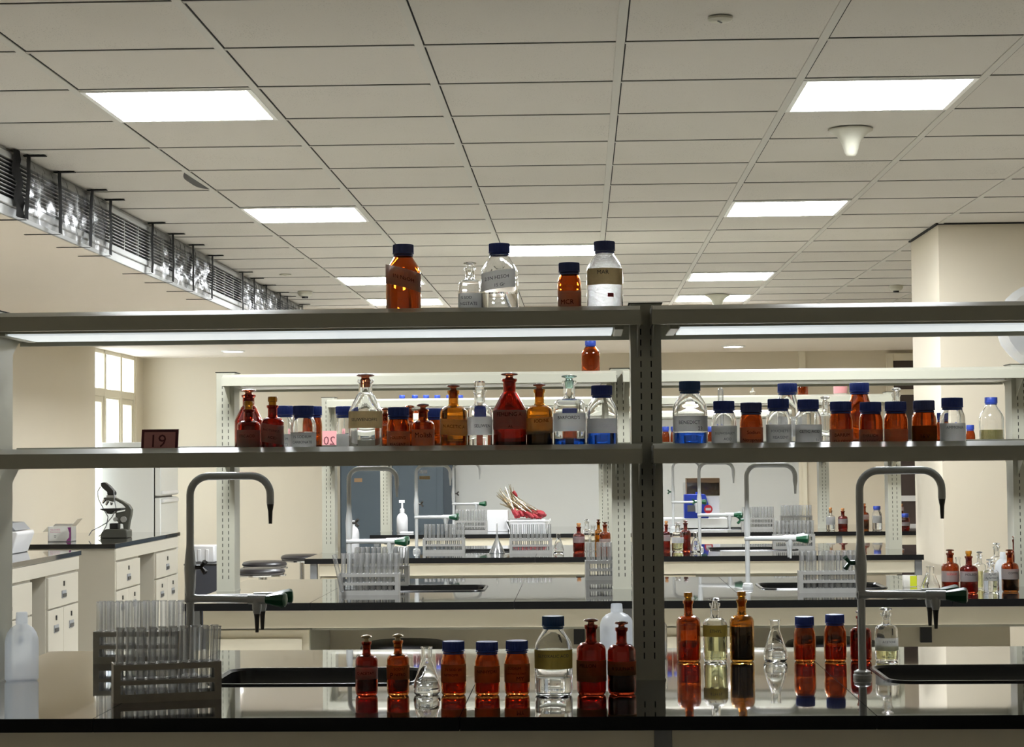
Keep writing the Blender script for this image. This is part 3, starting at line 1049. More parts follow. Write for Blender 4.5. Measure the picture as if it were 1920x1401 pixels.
YT, YR = D1 - .127, D1 + .130      # front and rear trays of the nearest rack
ZT = LIPT[0] - .018
ZM = LIPM - .018
G1 = 'bottles on the top shelf of the nearest rack'
b_ = bottle
b_('screw', 756, 66, 459, YT, ZT, 'tall amber bottle with dark cap and tilted 1N NaOH label on the top shelf', 'amber', 'cap_d', 'water', .5, lb=(.40, .66, 82, 'paper'), txt=[('1N NaOH', .62, .5, .1)], group=G1, tilt=-.28)
b_('round', 881, 44, 491, YT, ZT, 'small clear stoppered bottle with a faint two-line label on the top shelf', 'clear', None, 'water', .3, True, (.12, .42, 85, 'paper'), [('% SOD', .5, .72, -.3), ('NGSTATE', .8, .35, -.1)], G1, neck=.40)
b_('screw', 936, 69, 457, YT, ZT, 'large clear blue-capped bottle labelled 2/3N H2SO4 on the top shelf', 'clear', 'cap', 'water', .3, lb=(.36, .61, 68, 'paper_g'), txt=[('2/3N H2SO4', .72, .62, 0), ('15 Gr', .28, .2, .2)], group=G1, tilt=.14, twist=-8)
b_('screw', 1067, 44, 493, YT, ZT, 'short amber blue-capped bottle labelled MCR on the top shelf', 'amber', 'cap_d', 'water', .2, lb=(.06, .45, 80, 'paper'), txt=[('MCR', .58, .48, -.3)], group=G1, twist=6)
mb = b_('screw', 1133, 68, 453, YT, ZT, 'large clear bottle of white grains with torn brown MAR label on the top shelf', 'clear', 'cap_d', 'powder', .90, lb=(.40, .62, 72, 'paper_b'), txt=[('MAR', .32, .75, -.1)], group=G1)
a = M()
for k in range(6):
    w0, w1 = math.radians(-82 + 3.2 * k), math.radians(-82 + 3.2 * (k + 1))
    r_ = 68 / F * 4.5 / 2 + .0008
    a.add([(r_ * math.cos(w0), r_ * math.sin(w0), .040), (r_ * math.cos(w1), r_ * math.sin(w1), .040), (r_ * math.cos(w1), r_ * math.sin(w1), .049), (r_ * math.cos(w0), r_ * math.sin(w0), .049)], [(0, 1, 2, 3)])
a.build('red_sticker', 'redteat', mb, smooth=False, norm=False)
G2 = 'bottles on the middle shelf of the nearest rack'
b_('cone', 466, 52, 730, YR, ZM, 'big amber sloped bottle with flat stopper, rearmost at the shelf end past number 19', 'redamber', stop=True, group=G2, neck=.42)
b_('round', 466, 43, 752, YT, ZM, 'amber gold-stoppered bottle labelled STIC ACID at the shelf end past number 19', 'redamber', None, 'redliq', .3, 'gold', (.06, .46, 86, 'paper_g', 'ink_f'), [('STIC ACID', .75, .72, .0)], G2, neck=.42)
b_('round', 511, 42, 744, YT, ZM, 'amber gold-stoppered bottle with tilted PHOTUNGS ACID label on the middle shelf', 'redamber', None, 'redliq', .3, 'gold', (.20, .52, 86, 'paper_g', 'ink_f'), [('PHOTUNGS', .8, .68, 0), ('ACID', .4, .3, .1)], G2, neck=.42, tilt=-.14)
b_('screw', 531, 40, 761, YR, ZM, 'clear blue-capped bottle half hidden behind the PHOTUNGS ACID bottle', 'clear', 'cap', 'water', .4, lb=(.1, .42, 80, 'paper', 'ink_f'), txt=[('N M', .3, .7, .3), ('NTS', .3, .35, .3)], group=G2)
b_('screw', 569, 47, 761, YT, ZM, 'clear blue-capped bottle labelled 1% SODIUM CARBONATE on the middle shelf', 'clear', 'cap', 'water', .45, lb=(.13, .45, 84, 'paper', 'ink_f'), txt=[('1% SODIUM', .78, .72, 0), ('CARBONATE', .85, .38, 0)], group=G2)
b_('screw', 585, 38, 762, YR, ZM, 'amber blue-capped bottle showing behind the SODIUM CARBONATE bottle', 'amber', 'cap', group=G2)
b_('screw', 648, 34, 762, YR, ZM, 'clear blue-capped bottle peeking out behind the big SELIWENOFF bottle', 'clear', 'cap', 'water', .35, lb=(.1, .42, 80, 'paper'), group=G2)
b_('cone', 685, 63, 701, YT, ZM, 'big clear sloped bottle with brown stopper and brown SELIWENOFF label', 'clear', None, None, 0, 'redamber', (.32, .53, 86, 'paper_b'), [('SELIWENOFFS', .85, .5, 0)], G2, neck=.40)
b_('round', 722, 26, 765, YR, ZM, 'slim amber bottle in the gap behind the TOLLENS bottle', 'amber', stop=True, group=G2, neck=.45)
b_('screw', 747, 43, 764, YT, ZM, 'amber blue-capped bottle labelled TOLLENS REAGENT on the middle shelf', 'amber', 'cap', 'water', .2, lb=(.08, .48, 82, 'paper'), txt=[("TOLLEN'S", .75, .66, 0), ('REAGENT', .75, .30, 0)], group=G2)
b_('round', 768, 34, 760, YR, ZM, 'amber stoppered bottle behind the Molish and TOLLENS bottles', 'amber', stop=True, group=G2, neck=.4)
b_('round', 793, 42, 757, YT, ZM, 'short amber bottle with flat stopper labelled Molish on the middle shelf', 'amber', None, None, 0, True, (.08, .48, 86, 'paper'), [('Molish', .8, .72, .1)], G2, neck=.42)
b_('screw', 814, 38, 766, YR, ZM, 'amber blue-capped bottle behind the Molish and N ACETIC bottles', 'amber', 'cap', group=G2)
b_('round', 850, 51, 721, YT, ZM, 'yellow-brown stoppered bottle labelled N ACETIC A on the middle shelf', 'olive', None, 'olive', .16, True, (.26, .49, 88, 'paper'), [('N ACETIC A', .88, .55, .1)], G2, neck=.36, tilt=-.06)
b_('round', 899, 46, 715, YT, ZM, 'clear bottle with clear plug stopper labelled SELIWEN on the middle shelf', 'clear', None, 'water', .25, 'plug', (.25, .50, 84, 'paper'), [('SELIWEN', .7, .5, .3)], G2, neck=.44)
b_('screw', 901, 40, 766, YR, ZM, 'amber blue-capped bottle seen through the clear SELIWEN bottle', 'amber', 'cap', group=G2)
b_('cone', 955, 62, 699, YT, ZM, 'biggest red-brown bottle with flat stopper labelled FEHLING A', 'redamber', None, 'dark', .12, True, (.29, .53, 88, 'paper'), [('FEHLING A', .82, .78, 0), ('A.L.', .15, .15, .1)], G2, neck=.38)
b_('round', 1011, 49, 719, YT, ZM, 'amber stoppered bottle of dark liquid with wrinkled IODINE label', 'olive', None, 'dark', .32, True, (.27, .50, 88, 'paper'), [('IODINE', .58, .8, .2)], G2, neck=.36, tilt=.06)
b_('screw', 1068, 38, 766, YR, ZM, 'amber blue-capped bottle seen through the clear BARFORDS bottle', 'amber', 'cap', group=G2)
b_('round', 1067, 60, 703, YT, ZM, 'large clear bottle with greenish neck and a little blue liquid labelled BARFORDS', 'clear', None, 'blue', .16, 'aqua', (.27, .50, 86, 'paper'), [("BARFORD'S", .75, .76, -.05)], G2, neck=.36)
b_('screw', 1128, 58, 723, YT, ZM, 'clear blue-capped bottle of bright blue liquid with faded label beside the middle upright', 'clear', 'cap', 'blue', .27, lb=(.28, .50, 70, 'paper', 'paper_g'), txt=[('BENEDICT', .7, .5, 0)], group=G2)
b_('screw', 1293, 65, 715, YT, ZM, 'largest clear blue-capped bottle of blue liquid labelled BENEDICT 23', 'clear', 'cap_t', 'blue', .24, lb=(.28, .50, 78, 'paper_g'), txt=[('BENEDICT', .64, .58, -.1), ('23', .14, .18, .55)], group=G2)
b_('screw', 1357, 47, 752, YT, ZM, 'clear blue-capped bottle labelled SULPHOSALICY ACID next to the large blue BENEDICT', 'clear', 'cap', 'water', .45, lb=(.10, .50, 84, 'paper_g', 'ink_f'), txt=[('SULPHOSALICY', .86, .62, 0), ('ACID', .32, .33, .2)], group=G2)
b_('screw', 1408, 43, 755, YT, ZM, 'amber blue-capped bottle labelled Sodium Nitroprusside on the middle shelf', 'amber', 'cap_d', 'water', .2, lb=(.08, .48, 84, 'paper_g'), txt=[('Sodium', .62, .74, .15), ('Nitroprussi', .9, .32, 0)], group=G2)
b_('screw', 1459, 47, 748, YT, ZM, 'clear blue-capped bottle labelled FOUCHETS REAGENT on the middle shelf', 'clear', 'cap', 'water', .45, lb=(.12, .50, 84, 'paper_g', 'ink_f'), txt=[("FOUCHET'S", .72, .66, 0), ('REAGENT', .66, .34, .1)], group=G2)
b_('screw', 1476, 42, 719, YR, ZM, 'tall clear blue-capped bottle standing behind FOUCHETS REAGENT', 'clear', 'cap', 'water', .3, lb=(.2, .5, 70, 'paper'), group=G2, capw=37)
b_('screw', 1515, 49, 749, YT, ZM, 'clear blue-capped bottle labelled CETIC ACID on the middle shelf', 'clear', 'cap', 'water', .4, lb=(.10, .50, 84, 'paper_g', 'ink_f'), txt=[('CETIC ACID', .85, .66, 0), ('1s', .1, .25, .6)], group=G2)
b_('round', 1547, 30, 743, YR, ZM, 'slim clear stoppered bottle behind the CETIC ACID bottle', 'clear', None, 'water', .3, True, group=G2, neck=.44)
b_('screw', 1576, 43, 753, YT, ZM, 'amber blue-capped bottle labelled BARIUM CHLORIDE on the middle shelf', 'amber', 'cap', lb=(.08, .42, 84, 'paper_g'), txt=[('BARIUM', .7, .66, 0), ('CHLORIDE', .8, .28, 0)], group=G2)
b_('screw', 1611, 44, 718, YR, ZM, 'tall amber blue-capped bottle standing behind BARIUM CHLORIDE and EHRLICH', 'amber', 'cap', group=G2, capw=37)
b_('screw', 1632, 44, 754, YT, ZM, 'amber blue-capped bottle labelled EHRLICH REAGENT on the middle shelf', 'amber', 'cap', 'redliq', .3, lb=(.08, .42, 84, 'paper_g', 'ink_f'), txt=[('EHRLICH', .66, .62, -.2), ('REAGENT', .66, .28, -.2), ('m', .12, .25, .65)], group=G2)
b_('screw', 1679, 44, 753, YT, ZM, 'amber blue-capped bottle with a blank faded grey label next to EHRLICH', 'amber', 'cap', lb=(.08, .42, 84, 'paper_g', 'paper'), txt=[('REAGENT', .66, .6, 0)], group=G2)
b_('round', 1680, 30, 727, YR, ZM, 'clear bottle with pale green stopper behind the amber caps near the pier', 'clear', None, 'yellow', .35, True, group=G2, neck=.46)
b_('screw', 1732, 46, 751, YT, ZM, 'amber blue-capped bottle with brown-stained label marked 16 V', 'amber', 'cap_d', 'redliq', .2, lb=(.08, .48, 86, 'paper_o'), txt=[('16 V', .36, .45, -.1)], group=G2)
b_('screw', 1785, 47, 746, YT, ZM, 'clear blue-capped bottle labelled AMMONIA, last of the shelf row', 'clear', 'cap', 'water', .45, lb=(.12, .50, 86, 'paper_g', 'ink_f'), txt=[('AMMONIA', .74, .78, .05)], group=G2)
b_('screw', 1765, 20, 774, YR, ZM, 'small amber bottle tucked behind AMMONIA and the 16 V bottle', 'amber', 'cap', group=G2, capw=17)
# bottles on the farther racks
Z2, Z2M = LIPT[1] - .018, LIPM - .018
b_('screw', 1107, 35, 637, YB[1] - .136, Z2, 'lone amber blue-capped bottle on the top shelf of the second rack', 'amber', 'cap', group='bottles on the farther racks', capw=21)
b_('screw', 1858, 46, 745, YB[1] - .121, Z2M, 'lone clear bottle with small blue cap and olive liquid on the second rack', 'clear', 'cap', 'olivegreen', .38, group='bottles on the farther racks', capw=24)
b_('screw', 1819, 18, 797, YB[1] - .136, Z2M, 'tiny amber blue-capped bottle beside the olive liquid bottle', 'amber', 'cap', group='bottles on the farther racks', capw=15)
for px, l in ((1248, 'small amber blue-capped bottle nearest the upright behind the large BENEDICT'), (1264, 'small amber blue-capped bottle seen through the large BENEDICT, second of three'), (1331, 'small amber blue-capped bottle between BENEDICT and SULPHOSALICY, last of three')):
    b_('screw', px, 15, 800, YB[2] - .136, Z2M, l, 'amber', 'cap', group='bottles on the farther racks', capw=13)
for px, l in ((754, 'first'), (778, 'second'), (799, 'third'), (820, 'fourth'), (842, 'fifth'), (863, 'sixth')):
    b_('screw', px, 14, 741, YB[3] - .136, LIPT[3] - .018, f'blue-capped small bottle on the farthest rack top, {l} of six counted from the slate cupboard', 'amber', 'cap', group='bottles on the farthest rack top', capw=11.5)
b_('round', 1411, 10, 724, YB[2] - .136, LIPT[2] - .018, 'tiny clear bottle alone on the third rack top shelf', 'clear', stop=True, group='bottles on the farther racks')
b_('screw', 1505, 20, 712, YB[2] - .136, LIPT[2] - .018, 'tiny amber bottle on the third rack top shelf behind a blue cap', 'amber', 'cap', group='bottles on the farther racks', capw=13)
b_('screw', 1575, 26, 706, YB[2] - .136, LIPT[2] - .018, 'clear bottle with a brownish label on the third rack top shelf', 'clear', 'white_pl', lb=(.2, .55, 80, 'signpink'), group='bottles on the farther racks', capw=13)
a = M(); a.lathe(pr, 14, mat=Matrix.Scale(.8, 4)); o = a.build('glass_tube', 'tubeglass'); o.rotation_euler = (PI, 0, 0)
p = at(1351, 727, YR); o.location = (p.x, YR, p.z); tag(o, 'upturned glass tube showing above the SULPHOSALICY cap', 'test tube')
o.scale = (1, 1, (p.z - ZM) / .12)
# near worktop, in front of the uprights
G3 = 'bottles along the front of the nearest worktop'
YC = 4.31
b_('round', 687, 42, 1191, YC, ZC, 'dark red stoppered bottle with plain grey D ACETAT label, first in the worktop row', 'redamber', None, 'redliq', .36, 'steelcap', (.28, .48, 86, 'paper_g'), [('D ACETAT', .8, .5, 0)], G3, neck=.36)
b_('round', 746, 42, 1189, YC, ZC, 'orange-red stoppered bottle with brown smudged SODIUM label on the nearest worktop', 'amber', None, 'redliq', .36, 'steelcap', (.27, .50, 86, 'paper_b'), [('SODIU', .5, .75, .2), ('NITRO', .5, .35, .3), ('P', .14, .30, -.5)], G3, neck=.36)
b_('flask', 800, 51, 1213, YC, ZC, 'clear conical flask handwritten N/4 NaOH on the nearest worktop', 'clear', None, 'water', .24, group='conical flasks on the nearest worktop', scrawl=[('N/4,', .26, .45, -.3), ('NaOH', .38, .32, -.3)], cat='flask')
b_('screw', 850, 47, 1202, YC, ZC, 'amber blue-capped bottle labelled 2% SOD with black smudge, beside the conical flask', 'amber', 'cap', 'redliq', .24, lb=(.25, .58, 84, 'paper_b'), txt=[('2% SOD', .5, .72, -.2), ('NITROPR', .6, .42, -.15), ('W', .2, .7, .6)], group=G3)
b_('screw', 913, 47, 1203, YC, ZC, 'amber blue-capped bottle labelled NINHYDRIN on the nearest worktop', 'amber', 'cap', 'redliq', .24, lb=(.24, .55, 86, 'paper_b'), txt=[('NINHYDRI', .86, .68, 0)], group=G3)
b_('screw', 969, 47, 1201, YC, ZC, 'amber blue-capped bottle labelled SODIUM CHLORITE, nearest the large clear bottle', 'amber', 'cap', 'redliq', .24, lb=(.24, .58, 86, 'paper_b'), txt=[('SODIUM', .55, .78, -.2), ('HYPOCHLORIT', .8, .48, 0), ('MY', .3, .22, .3)], group=G3)
b_('screw', 1037, 71, 1155, YC, ZC, 'large clear blue-capped bottle with olive GLYOXALIC ACID label on the nearest worktop', 'clear', 'cap_t', 'water', .2, lb=(.34, .58, 80, 'paper_o'), txt=[('GLYOXALIC ACID', .92, .7, 0)], group=G3)
b_('round', 1108, 55, 1160, YC, ZC, 'red stoppered bottle labelled MILLON beside the large clear bottle', 'redamber', None, 'redliq', .28, True, (.18, .46, 86, 'paper_b'), [('MILLON', .6, .76, -.3)], G3, neck=.36)
b_('round', 1165, 53, 1165, YC, ZC, 'dark red stoppered bottle of black liquid labelled SULPHATE beside the upright', 'redamber', None, 'dark', .36, True, (.27, .46, 86, 'paper_b'), [('R SULPHATE', .85, .5, .1)], G3, neck=.36)
# near worktop, behind the uprights
G4 = 'bottles along the back of the nearest worktop'
YD = 4.98
b_('round', 1290, 45, 1111, YD, ZC, 'tall amber bottle with glass-topped gold stopper past the near upright', 'amber', None, 'redliq', .3, 'gold', group=G4, neck=.36)
b_('round', 1340, 45, 1121, YD, ZC, 'clear stoppered bottle of yellow liquid with olive band label', 'clear', None, 'yellow', .42, True, (.40, .58, 86, 'paper_o'), [('ETHYL', .5, .5, 0)], G4, neck=.36)
b_('round', 1390, 46, 1109, YD, ZC, 'tall amber bottle half full of green-black liquid with gold stopper', 'olive', None, 'greenblack', .55, 'gold', group=G4, neck=.36)
b_('flask', 1453, 45, 1162, YD, ZC, 'clear conical flask with black handwriting on the back of the nearest worktop', 'clear', None, 'water', .22, group='conical flasks on the nearest worktop', scrawl=[('gu/', .2, .55, -.1), ('KMnO', .36, .32, -.1)], cat='flask')
b_('screw', 1508, 41, 1156, YD, ZC, 'unlabelled amber blue-capped bottle next to the handwritten flask', 'amber', 'cap', 'redliq', .3, group=G4, capw=36)
b_('screw', 1565, 42, 1152, YD, ZC, 'unlabelled amber blue-capped bottle next to the tall tap', 'amber', 'cap', 'redliq', .3, group=G4, capw=36)
b_('round', 1613, 40, 1145, YD, ZC, 'red stoppered bottle half hidden behind the tall tap', 'redamber', None, 'redliq', .4, True, group=G4, neck=.34)
b_('round', 1661, 43, 1139, YD, ZC, 'clear stoppered bottle with pale liquid standing before the sink', 'clear', None, 'yellow', .3, True, (.20, .44, 80, 'paper_g', 'ink_f'), [('ACETONE', .6, .7, .1)], G4, neck=.40)
b_('round', 1224, 52, 1132, YD + .12, ZC, 'clear bottle almost hidden behind the near middle upright', 'clear', None, 'water', .3, True, group=G4, neck=.4)
# second worktop, pier side
G5 = 'bottles at the pier end of the second worktop'
Y5 = 7.44
b_('flask', 1744, 36, 1062, Y5, ZC, 'clear conical flask at the pier end of the second worktop', 'clear', group=G5, cat='flask')
b_('round', 1781, 33, 1030, Y5, ZC, 'amber stoppered bottle with white label beside the conical flask on the second worktop', 'amber', None, 'redliq', .4, True, (.25, .50, 86, 'paper_w', 'red'), [('SODIUM', .6, .7, 0)], G5, neck=.36)
b_('round', 1796, 12, 1045, Y5 + .1, ZC, 'thin clear cylinder bottle between two amber bottles on the second worktop', 'clear', group=G5, neck=.7)
b_('round', 1816, 33, 1033, Y5 - .06, ZC, 'cherry red bottle labelled MOLISCH with gold stopper on the second worktop', 'redamber', None, 'redliq', .5, 'gold', (.28, .52, 86, 'paper_w'), [('MOLISCH', .7, .7, .1)], G5, neck=.36)
b_('round', 1836, 25, 1034, Y5 + .18, ZC, 'clear stoppered bottle with pale lower half behind the MOLISCH bottle', 'clear', None, 'yellow', .5, True, group=G5, neck=.36)
b_('round', 1857, 30, 1048, Y5 - .02, ZC, 'clear stoppered bottle lettered AgNO NITRATE on the second worktop', 'clear', None, 'water', .4, True, (.35, .60, 70, 'paper_g', 'ink'), [('AgNO', .5, .75, 0), ('Ag.NITRATE', .9, .3, 0)], G5, neck=.40)
b_('round', 1868, 26, 1018, Y5 + .25, ZC, 'tall clear stoppered bottle rising behind the silver nitrate bottle', 'clear', None, None, 0, True, group=G5, neck=.40)
b_('round', 1893, 32, 1030, Y5, ZC, 'amber bottle of green liquid labelled COPPER at the end of the second worktop', 'amber', None, 'greenblack', .52, True, (.30, .54, 86, 'paper_w'), [('COPPER', .6, .62, .2)], G5, neck=.36)
b_('round', 1901, 9, 1005, Y5 + .3, ZC, 'thin red bottle showing behind the COPPER bottle', 'redamber', stop=True, group=G5, neck=.6)
# third worktop
G6 = 'bottles on the third worktop'
Y6 = 10.75
b_('round', 1085, 22, 981, Y6, ZC, 'dark red corked bottle with white label beside a conical flask, third worktop', 'redamber', None, 'redliq', .4, 'cork', (.33, .54, 84, 'paper_w'), [('LABEL', .01, .5, 0)][:0], G6, neck=.36)
b_('round', 1100, 17, 974, Y6 + .1, ZC, 'clear round bottle with knob stopper among amber ones on the third worktop', 'clear', None, None, 0, True, group=G6, neck=.4)
b_('round', 1112, 16, 985, Y6 + .2, ZC, 'plain clear bottle wedged between amber ones on the third worktop', 'clear', group=G6, neck=.4)
b_('round', 1122, 15, 974, Y6 + .1, ZC, 'yellow-brown stoppered bottle behind a labelled amber one on the third worktop', 'olive', None, None, 0, True, group=G6, neck=.4)
b_('round', 1134, 21, 979, Y6 - .05, ZC, 'amber stoppered bottle with white label just before the slotted uprights, third worktop', 'amber', None, None, 0, True, (.2, .45, 84, 'paper_w'), (), G6, neck=.36)
b_('flask', 1047, 20, 1001, Y6 - .02, ZC, 'small clear conical flask beside a tube rack on the third worktop', 'clear', group=G6, cat='flask')
b_('round', 1249, 15, 977, Y6, ZC, 'red stoppered bottle with white label just past the near upright, third worktop', 'redamber', None, 'redliq', .5, 'cork', (.35, .55, 84, 'paper_w'), (), G6, neck=.4)
b_('round', 1270, 22, 980, Y6 - .03, ZC, 'clear stoppered bottle with lettered label between red bottles on the third worktop', 'clear', None, 'yellow', .3, True, (.3, .5, 80, 'paper_w'), (), G6, neck=.38)
b_('round', 1285, 19, 976, Y6 + .05, ZC, 'red flat-stoppered bottle right beside a tap on the third worktop', 'redamber', None, 'redliq', .4, True, group=G6, neck=.38)
b_('flask', 1304, 20, 998, Y6 - .05, ZC, 'clear conical flask with dark writing at the foot of a tap on the third worktop', 'clear', None, None, 0, group=G6, cat='flask', scrawl=[('X', .3, .5, .2)])
# farthest worktop
G7 = 'bottles on the farthest worktop'
Y7 = 13.62
b_('round', 1557, 17, 952, Y7, ZC, 'clear stoppered bottle with white label by the last uprights, farthest worktop', 'clear', None, 'water', .4, 'cork', (.25, .6, 84, 'paper_w'), (), G7, neck=.36)
b_('round', 1580, 18, 953, Y7, ZC, 'red bottle with white label in front of tubes on the farthest worktop', 'redamber', None, 'redliq', .4, 'cork', (.30, .52, 84, 'paper_w'), (), G7, neck=.36)
b_('round', 1620, 18, 944, Y7, ZC, 'amber bottle half full of black liquid on the farthest worktop', 'amber', None, 'dark', .36, 'plug', (.40, .58, 84, 'paper_w'), (), G7, neck=.36)
b_('screw', 1644, 19, 949, Y7, ZC, 'clear bottle with light blue cap at the farthest worktop beside the last upright', 'clear', 'cap', 'water', .4, lb=(.3, .6, 60, 'paper_w'), group=G7, capw=14)
b_('screw', 1697, 17, 963, Y7, ZC, 'amber bottle with light blue cap in front of the brown door, farthest worktop', 'redamber', 'cap', 'redliq', .4, lb=(.25, .48, 84, 'paper_w'), group=G7, capw=14)
b_('round', 1689, 12, 945, Y7 + .3, ZC, 'dark bottle with white neck band behind the amber one before the brown door', 'redamber', None, None, 0, 'cork', (.72, .88, 80, 'paper_w'), (), G7, neck=.7)

# ------------------------------------------------------------------ plastic bottles, dispensers
def plastic_bottle(px, wpx, ytop, Y, label, mat='milky', pump=False, zb=ZC, sq=1.0, yb=None):
    P = at(px, ytop, Y)
    d = (P - ORG).dot(FW)
    R = wpx / F * d / 2
    H = P.z - zb
    t = thing('soap_dispenser' if pump else 'plastic_bottle', label, 'dispenser' if pump else 'bottle', (P.x, Y, zb), 0)
    hb = H * (.62 if pump else .84)
    rn = R * .32
    p = [(0, 0), (R * .9, 0), (R, .006), (R, hb * .66), (R * .97, hb * .74), (R * .86, hb * .84), (R * .66, hb * .92), (rn * 1.2, hb * .97), (rn, hb), (0, hb)]
    a = M(); a.lathe(p, 28); a.build('body', mat, t)
    a = M()
    if pump:
        a.lathe([(0, hb), (rn * 1.3, hb), (rn * 1.3, hb + H * .10), (rn * .6, hb + H * .13), (rn * .5, hb + H * .30), (0, hb + H * .30)], 16)
        a.box(-R * .55, R * .45, -R * .16, R * .16, hb + H * .30, H)
        a.build('pump_head', 'white_pl', t)
    else:
        a.lathe([(0, hb), (rn * 1.15, hb), (rn * 1.05, H - .002), (rn * .95, H), (0, H)], 20)
        a.build('cap', mat, t)
    return t
plastic_bottle(41, 62, 1148, 4.62, 'pale plastic bottle standing at the end of the nearest worktop by the steel upright')
plastic_bottle(1156, 63, 1132, 5.22, 'milky plastic bottle standing behind the MILLON and SULPHATE bottles')
plastic_bottle(1880, 30, 1035, Y5 + .12, 'milky plastic bottle behind the AgNO and COPPER bottles')
plastic_bottle(754, 21, 938, 13.75, 'white pump soap dispenser on the farthest worktop before the slate cupboard', 'white_pl', True)
plastic_bottle(661, 25, 976, 10.9, 'white plastic bottle behind a tap at the end of the third worktop', 'white_pl')
a = M(); p = at(763, 1003, 13.6); a.box(p.x - .045, p.x + .045, 13.55, 13.63, ZC, ZC + .014); tag(a.build('soap_dish', 'white_pl', bevel=.003), 'small flat white dish at the foot of the soap dispenser', 'dish')

# funnel upside down
t = thing('funnel', 'clear funnel upside down with its stem up, beside a rack on the third worktop', 'funnel', (at(932, 1030, 10.7).x, 10.7, ZC))
a = M(); a.lathe([(.043, 0), (.045, .003), (.009, .080), (.006, .09), (.0045, .098), (.003, .096), (.007, .078), (.041, .003)], 24, closed=True); a.build('cone', 'tubeglass', t)
a = M(); a.lathe([(.005, .093), (.004, .165), (.0025, .165), (.003, .093)], 14, closed=True); a.build('stem', 'tubeglass', t)

# red pipette bulbs on a white tray
Yp = 13.9
p0, p1 = at(953, 974, Yp), at(1027, 974, Yp)
t = thing('tray', 'white shallow tray heaped with red-bulbed droppers on the farthest worktop', 'tray', ((p0.x + p1.x) / 2, Yp, ZC))
w = (p1.x - p0.x) / 2 + .02
zt = p0.z - ZC
a = M(); a.prism([(-w * .8, 0), (w * .8, 0), (w, zt), (w * .96, zt), (w * .77, .006), (-w * .77, .006), (-w * .96, zt), (-w, zt)], 'y', -.10, .10); a.box(-w * .77, w * .77, -.10, -.094, .004, zt); a.box(-w * .77, w * .77, .094, .10, .004, zt); a.box(-w, w, -.105, .105, zt - .012, zt - .008); a.build('basin', 'white_pl', t)
dro = None
rnd = random.Random(3)
sp = at(947, 930, Yp)
for k in range(64):
    if dro is None:
        dro = thing('dropper', 'glass dropper with red rubber bulb in the heap on the white tray', 'dropper', (0, 0, 0), 0, 'red-bulbed droppers heaped on the tray')
        a = M(); a.lathe([(0, 0), (.010, .002), (.0125, .012), (.0115, .03), (.008, .045), (.0055, .05), (0, .05)], 12); a.build('bulb', 'redteat', dro)
        a = M(); a.tube([(0, 0, .045), (0, 0, .15), (0, 0, .23)], [.0032, .0032, .0018], 8); a.build('glass_stem', 'stemglass', dro)
        o = dro
    else:
        o = copy_tree(dro)
    bx = p0.x + .05 + rnd.random() * (p1.x - p0.x - .06)
    bz = ZC + zt + .006 + rnd.random() * .032
    by = Yp - .08 + rnd.random() * .16
    tgt = Vector((sp.x + rnd.uniform(-.03, .07), by + .03, sp.z + rnd.uniform(-.07, .03)))
    d = (tgt - Vector((bx, by, bz))).normalized()
    o.location = (bx, by, bz)
    o.rotation_mode = 'QUATERNION'
    o.rotation_quaternion = d.to_track_quat('Z', 'Y')
o = copy_tree(dro)
q = at(962, 921, Yp)
o.location = q
o.rotation_quaternion = (Vector((at(985, 952, Yp)) - q)).normalized().to_track_quat('Z', 'Y')
o['label'] = 'glass dropper resting bulb-up on top of the heap on the white tray'
del o['group']
# white card box, blue jerrycan, carton
p0, p1 = at(913, 957, 13.9), at(953, 990, 13.9)
a = M(); a.box(p0.x, p1.x, 13.88, 14.0, ZC, p0.z); tag(a.build('white_carton', 'white_pl', bevel=.002), 'plain white box between tube rack and dropper tray on the farthest worktop', 'box')
Yj = 14.35
p0, p1 = at(1244, 972, Yj), at(1362, 972, Yj)
zl = p0.z - .0
a = M(); a.box(p0.x, p1.x, Yj - .12, Yj + .2, ZC, zl); tag(a.build('low_box', 'white_en', bevel=.003), 'low white box carrying the blue jerrycan on the farthest worktop', 'box')
c0, c1 = at(1282, 927, Yj), at(1328, 968, Yj)
t = thing('jerrycan', 'blue plastic jerrycan standing on a low white box before the whiteboard', 'canister', ((c0.x + c1.x) / 2, Yj, zl))
w, h = (c1.x - c0.x) / 2, c0.z - zl
a = M(); a.prism([(-w, .004), (-w + .004, 0), (w - .004, 0), (w, .004), (w, h * .55), (w * .78, h * .95), (w * .7, h), (-w * .95, h), (-w, h * .95)], 'y', -.06, .06); a.build('body', 'bluecan', t, bevel=.006)
a = M(); a.lathe([(0, h), (.022, h), (.022, h + .016), (0, h + .016)], 16, (w * .2, 0, 0)); a.build('lid', 'bluecan', t)
a = M(); a.box(-w * .75, -w * .1, -.062, -.060, h * .28, h * .55); a.build('paper_label', 'ink_f', t)
c0, c1 = at(1326, 930, Yj + .1), at(1349, 970, Yj + .1)
t = thing('white_carton', 'white carton with a round red badge beside the blue jerrycan', 'box', (0, 0, 0))
a = M(); a.box(c0.x - .03, c1.x, Yj + .07, Yj + .2, zl, c0.z); a.build('box_body', 'white_pl', t, bevel=.002)
q = at(1328, 955, Yj - .075)
a = M(); R_ = 8 / F * Yj
a.lathe([(0, 0), (R_, 0), (R_, .004), (0, .004)], 28, mat=Matrix.Translation(q) @ Matrix.Rotation(PI / 2, 4, 'X'))
a.box(q.x - R_ * .62, q.x + R_ * .62, q.y - .006, q.y - .004, q.z - R_ * .28, q.z + R_ * .28, 1)
a.build('badge', ['red', 'white_pl'], t)
a = M(); a.box(q.x - .004, q.x + .004, q.y, Yj + .07, q.z - .004, q.z + .004); a.build('badge_clip', 'white_pl', t)
c0, c1 = at(1287, 897, Yj + .14), at(1349, 929, Yj + .14)
t = thing('cardboard_box', 'open brown cardboard box wrapped in clear plastic above the blue jerrycan', 'box', (0, 0, 0))
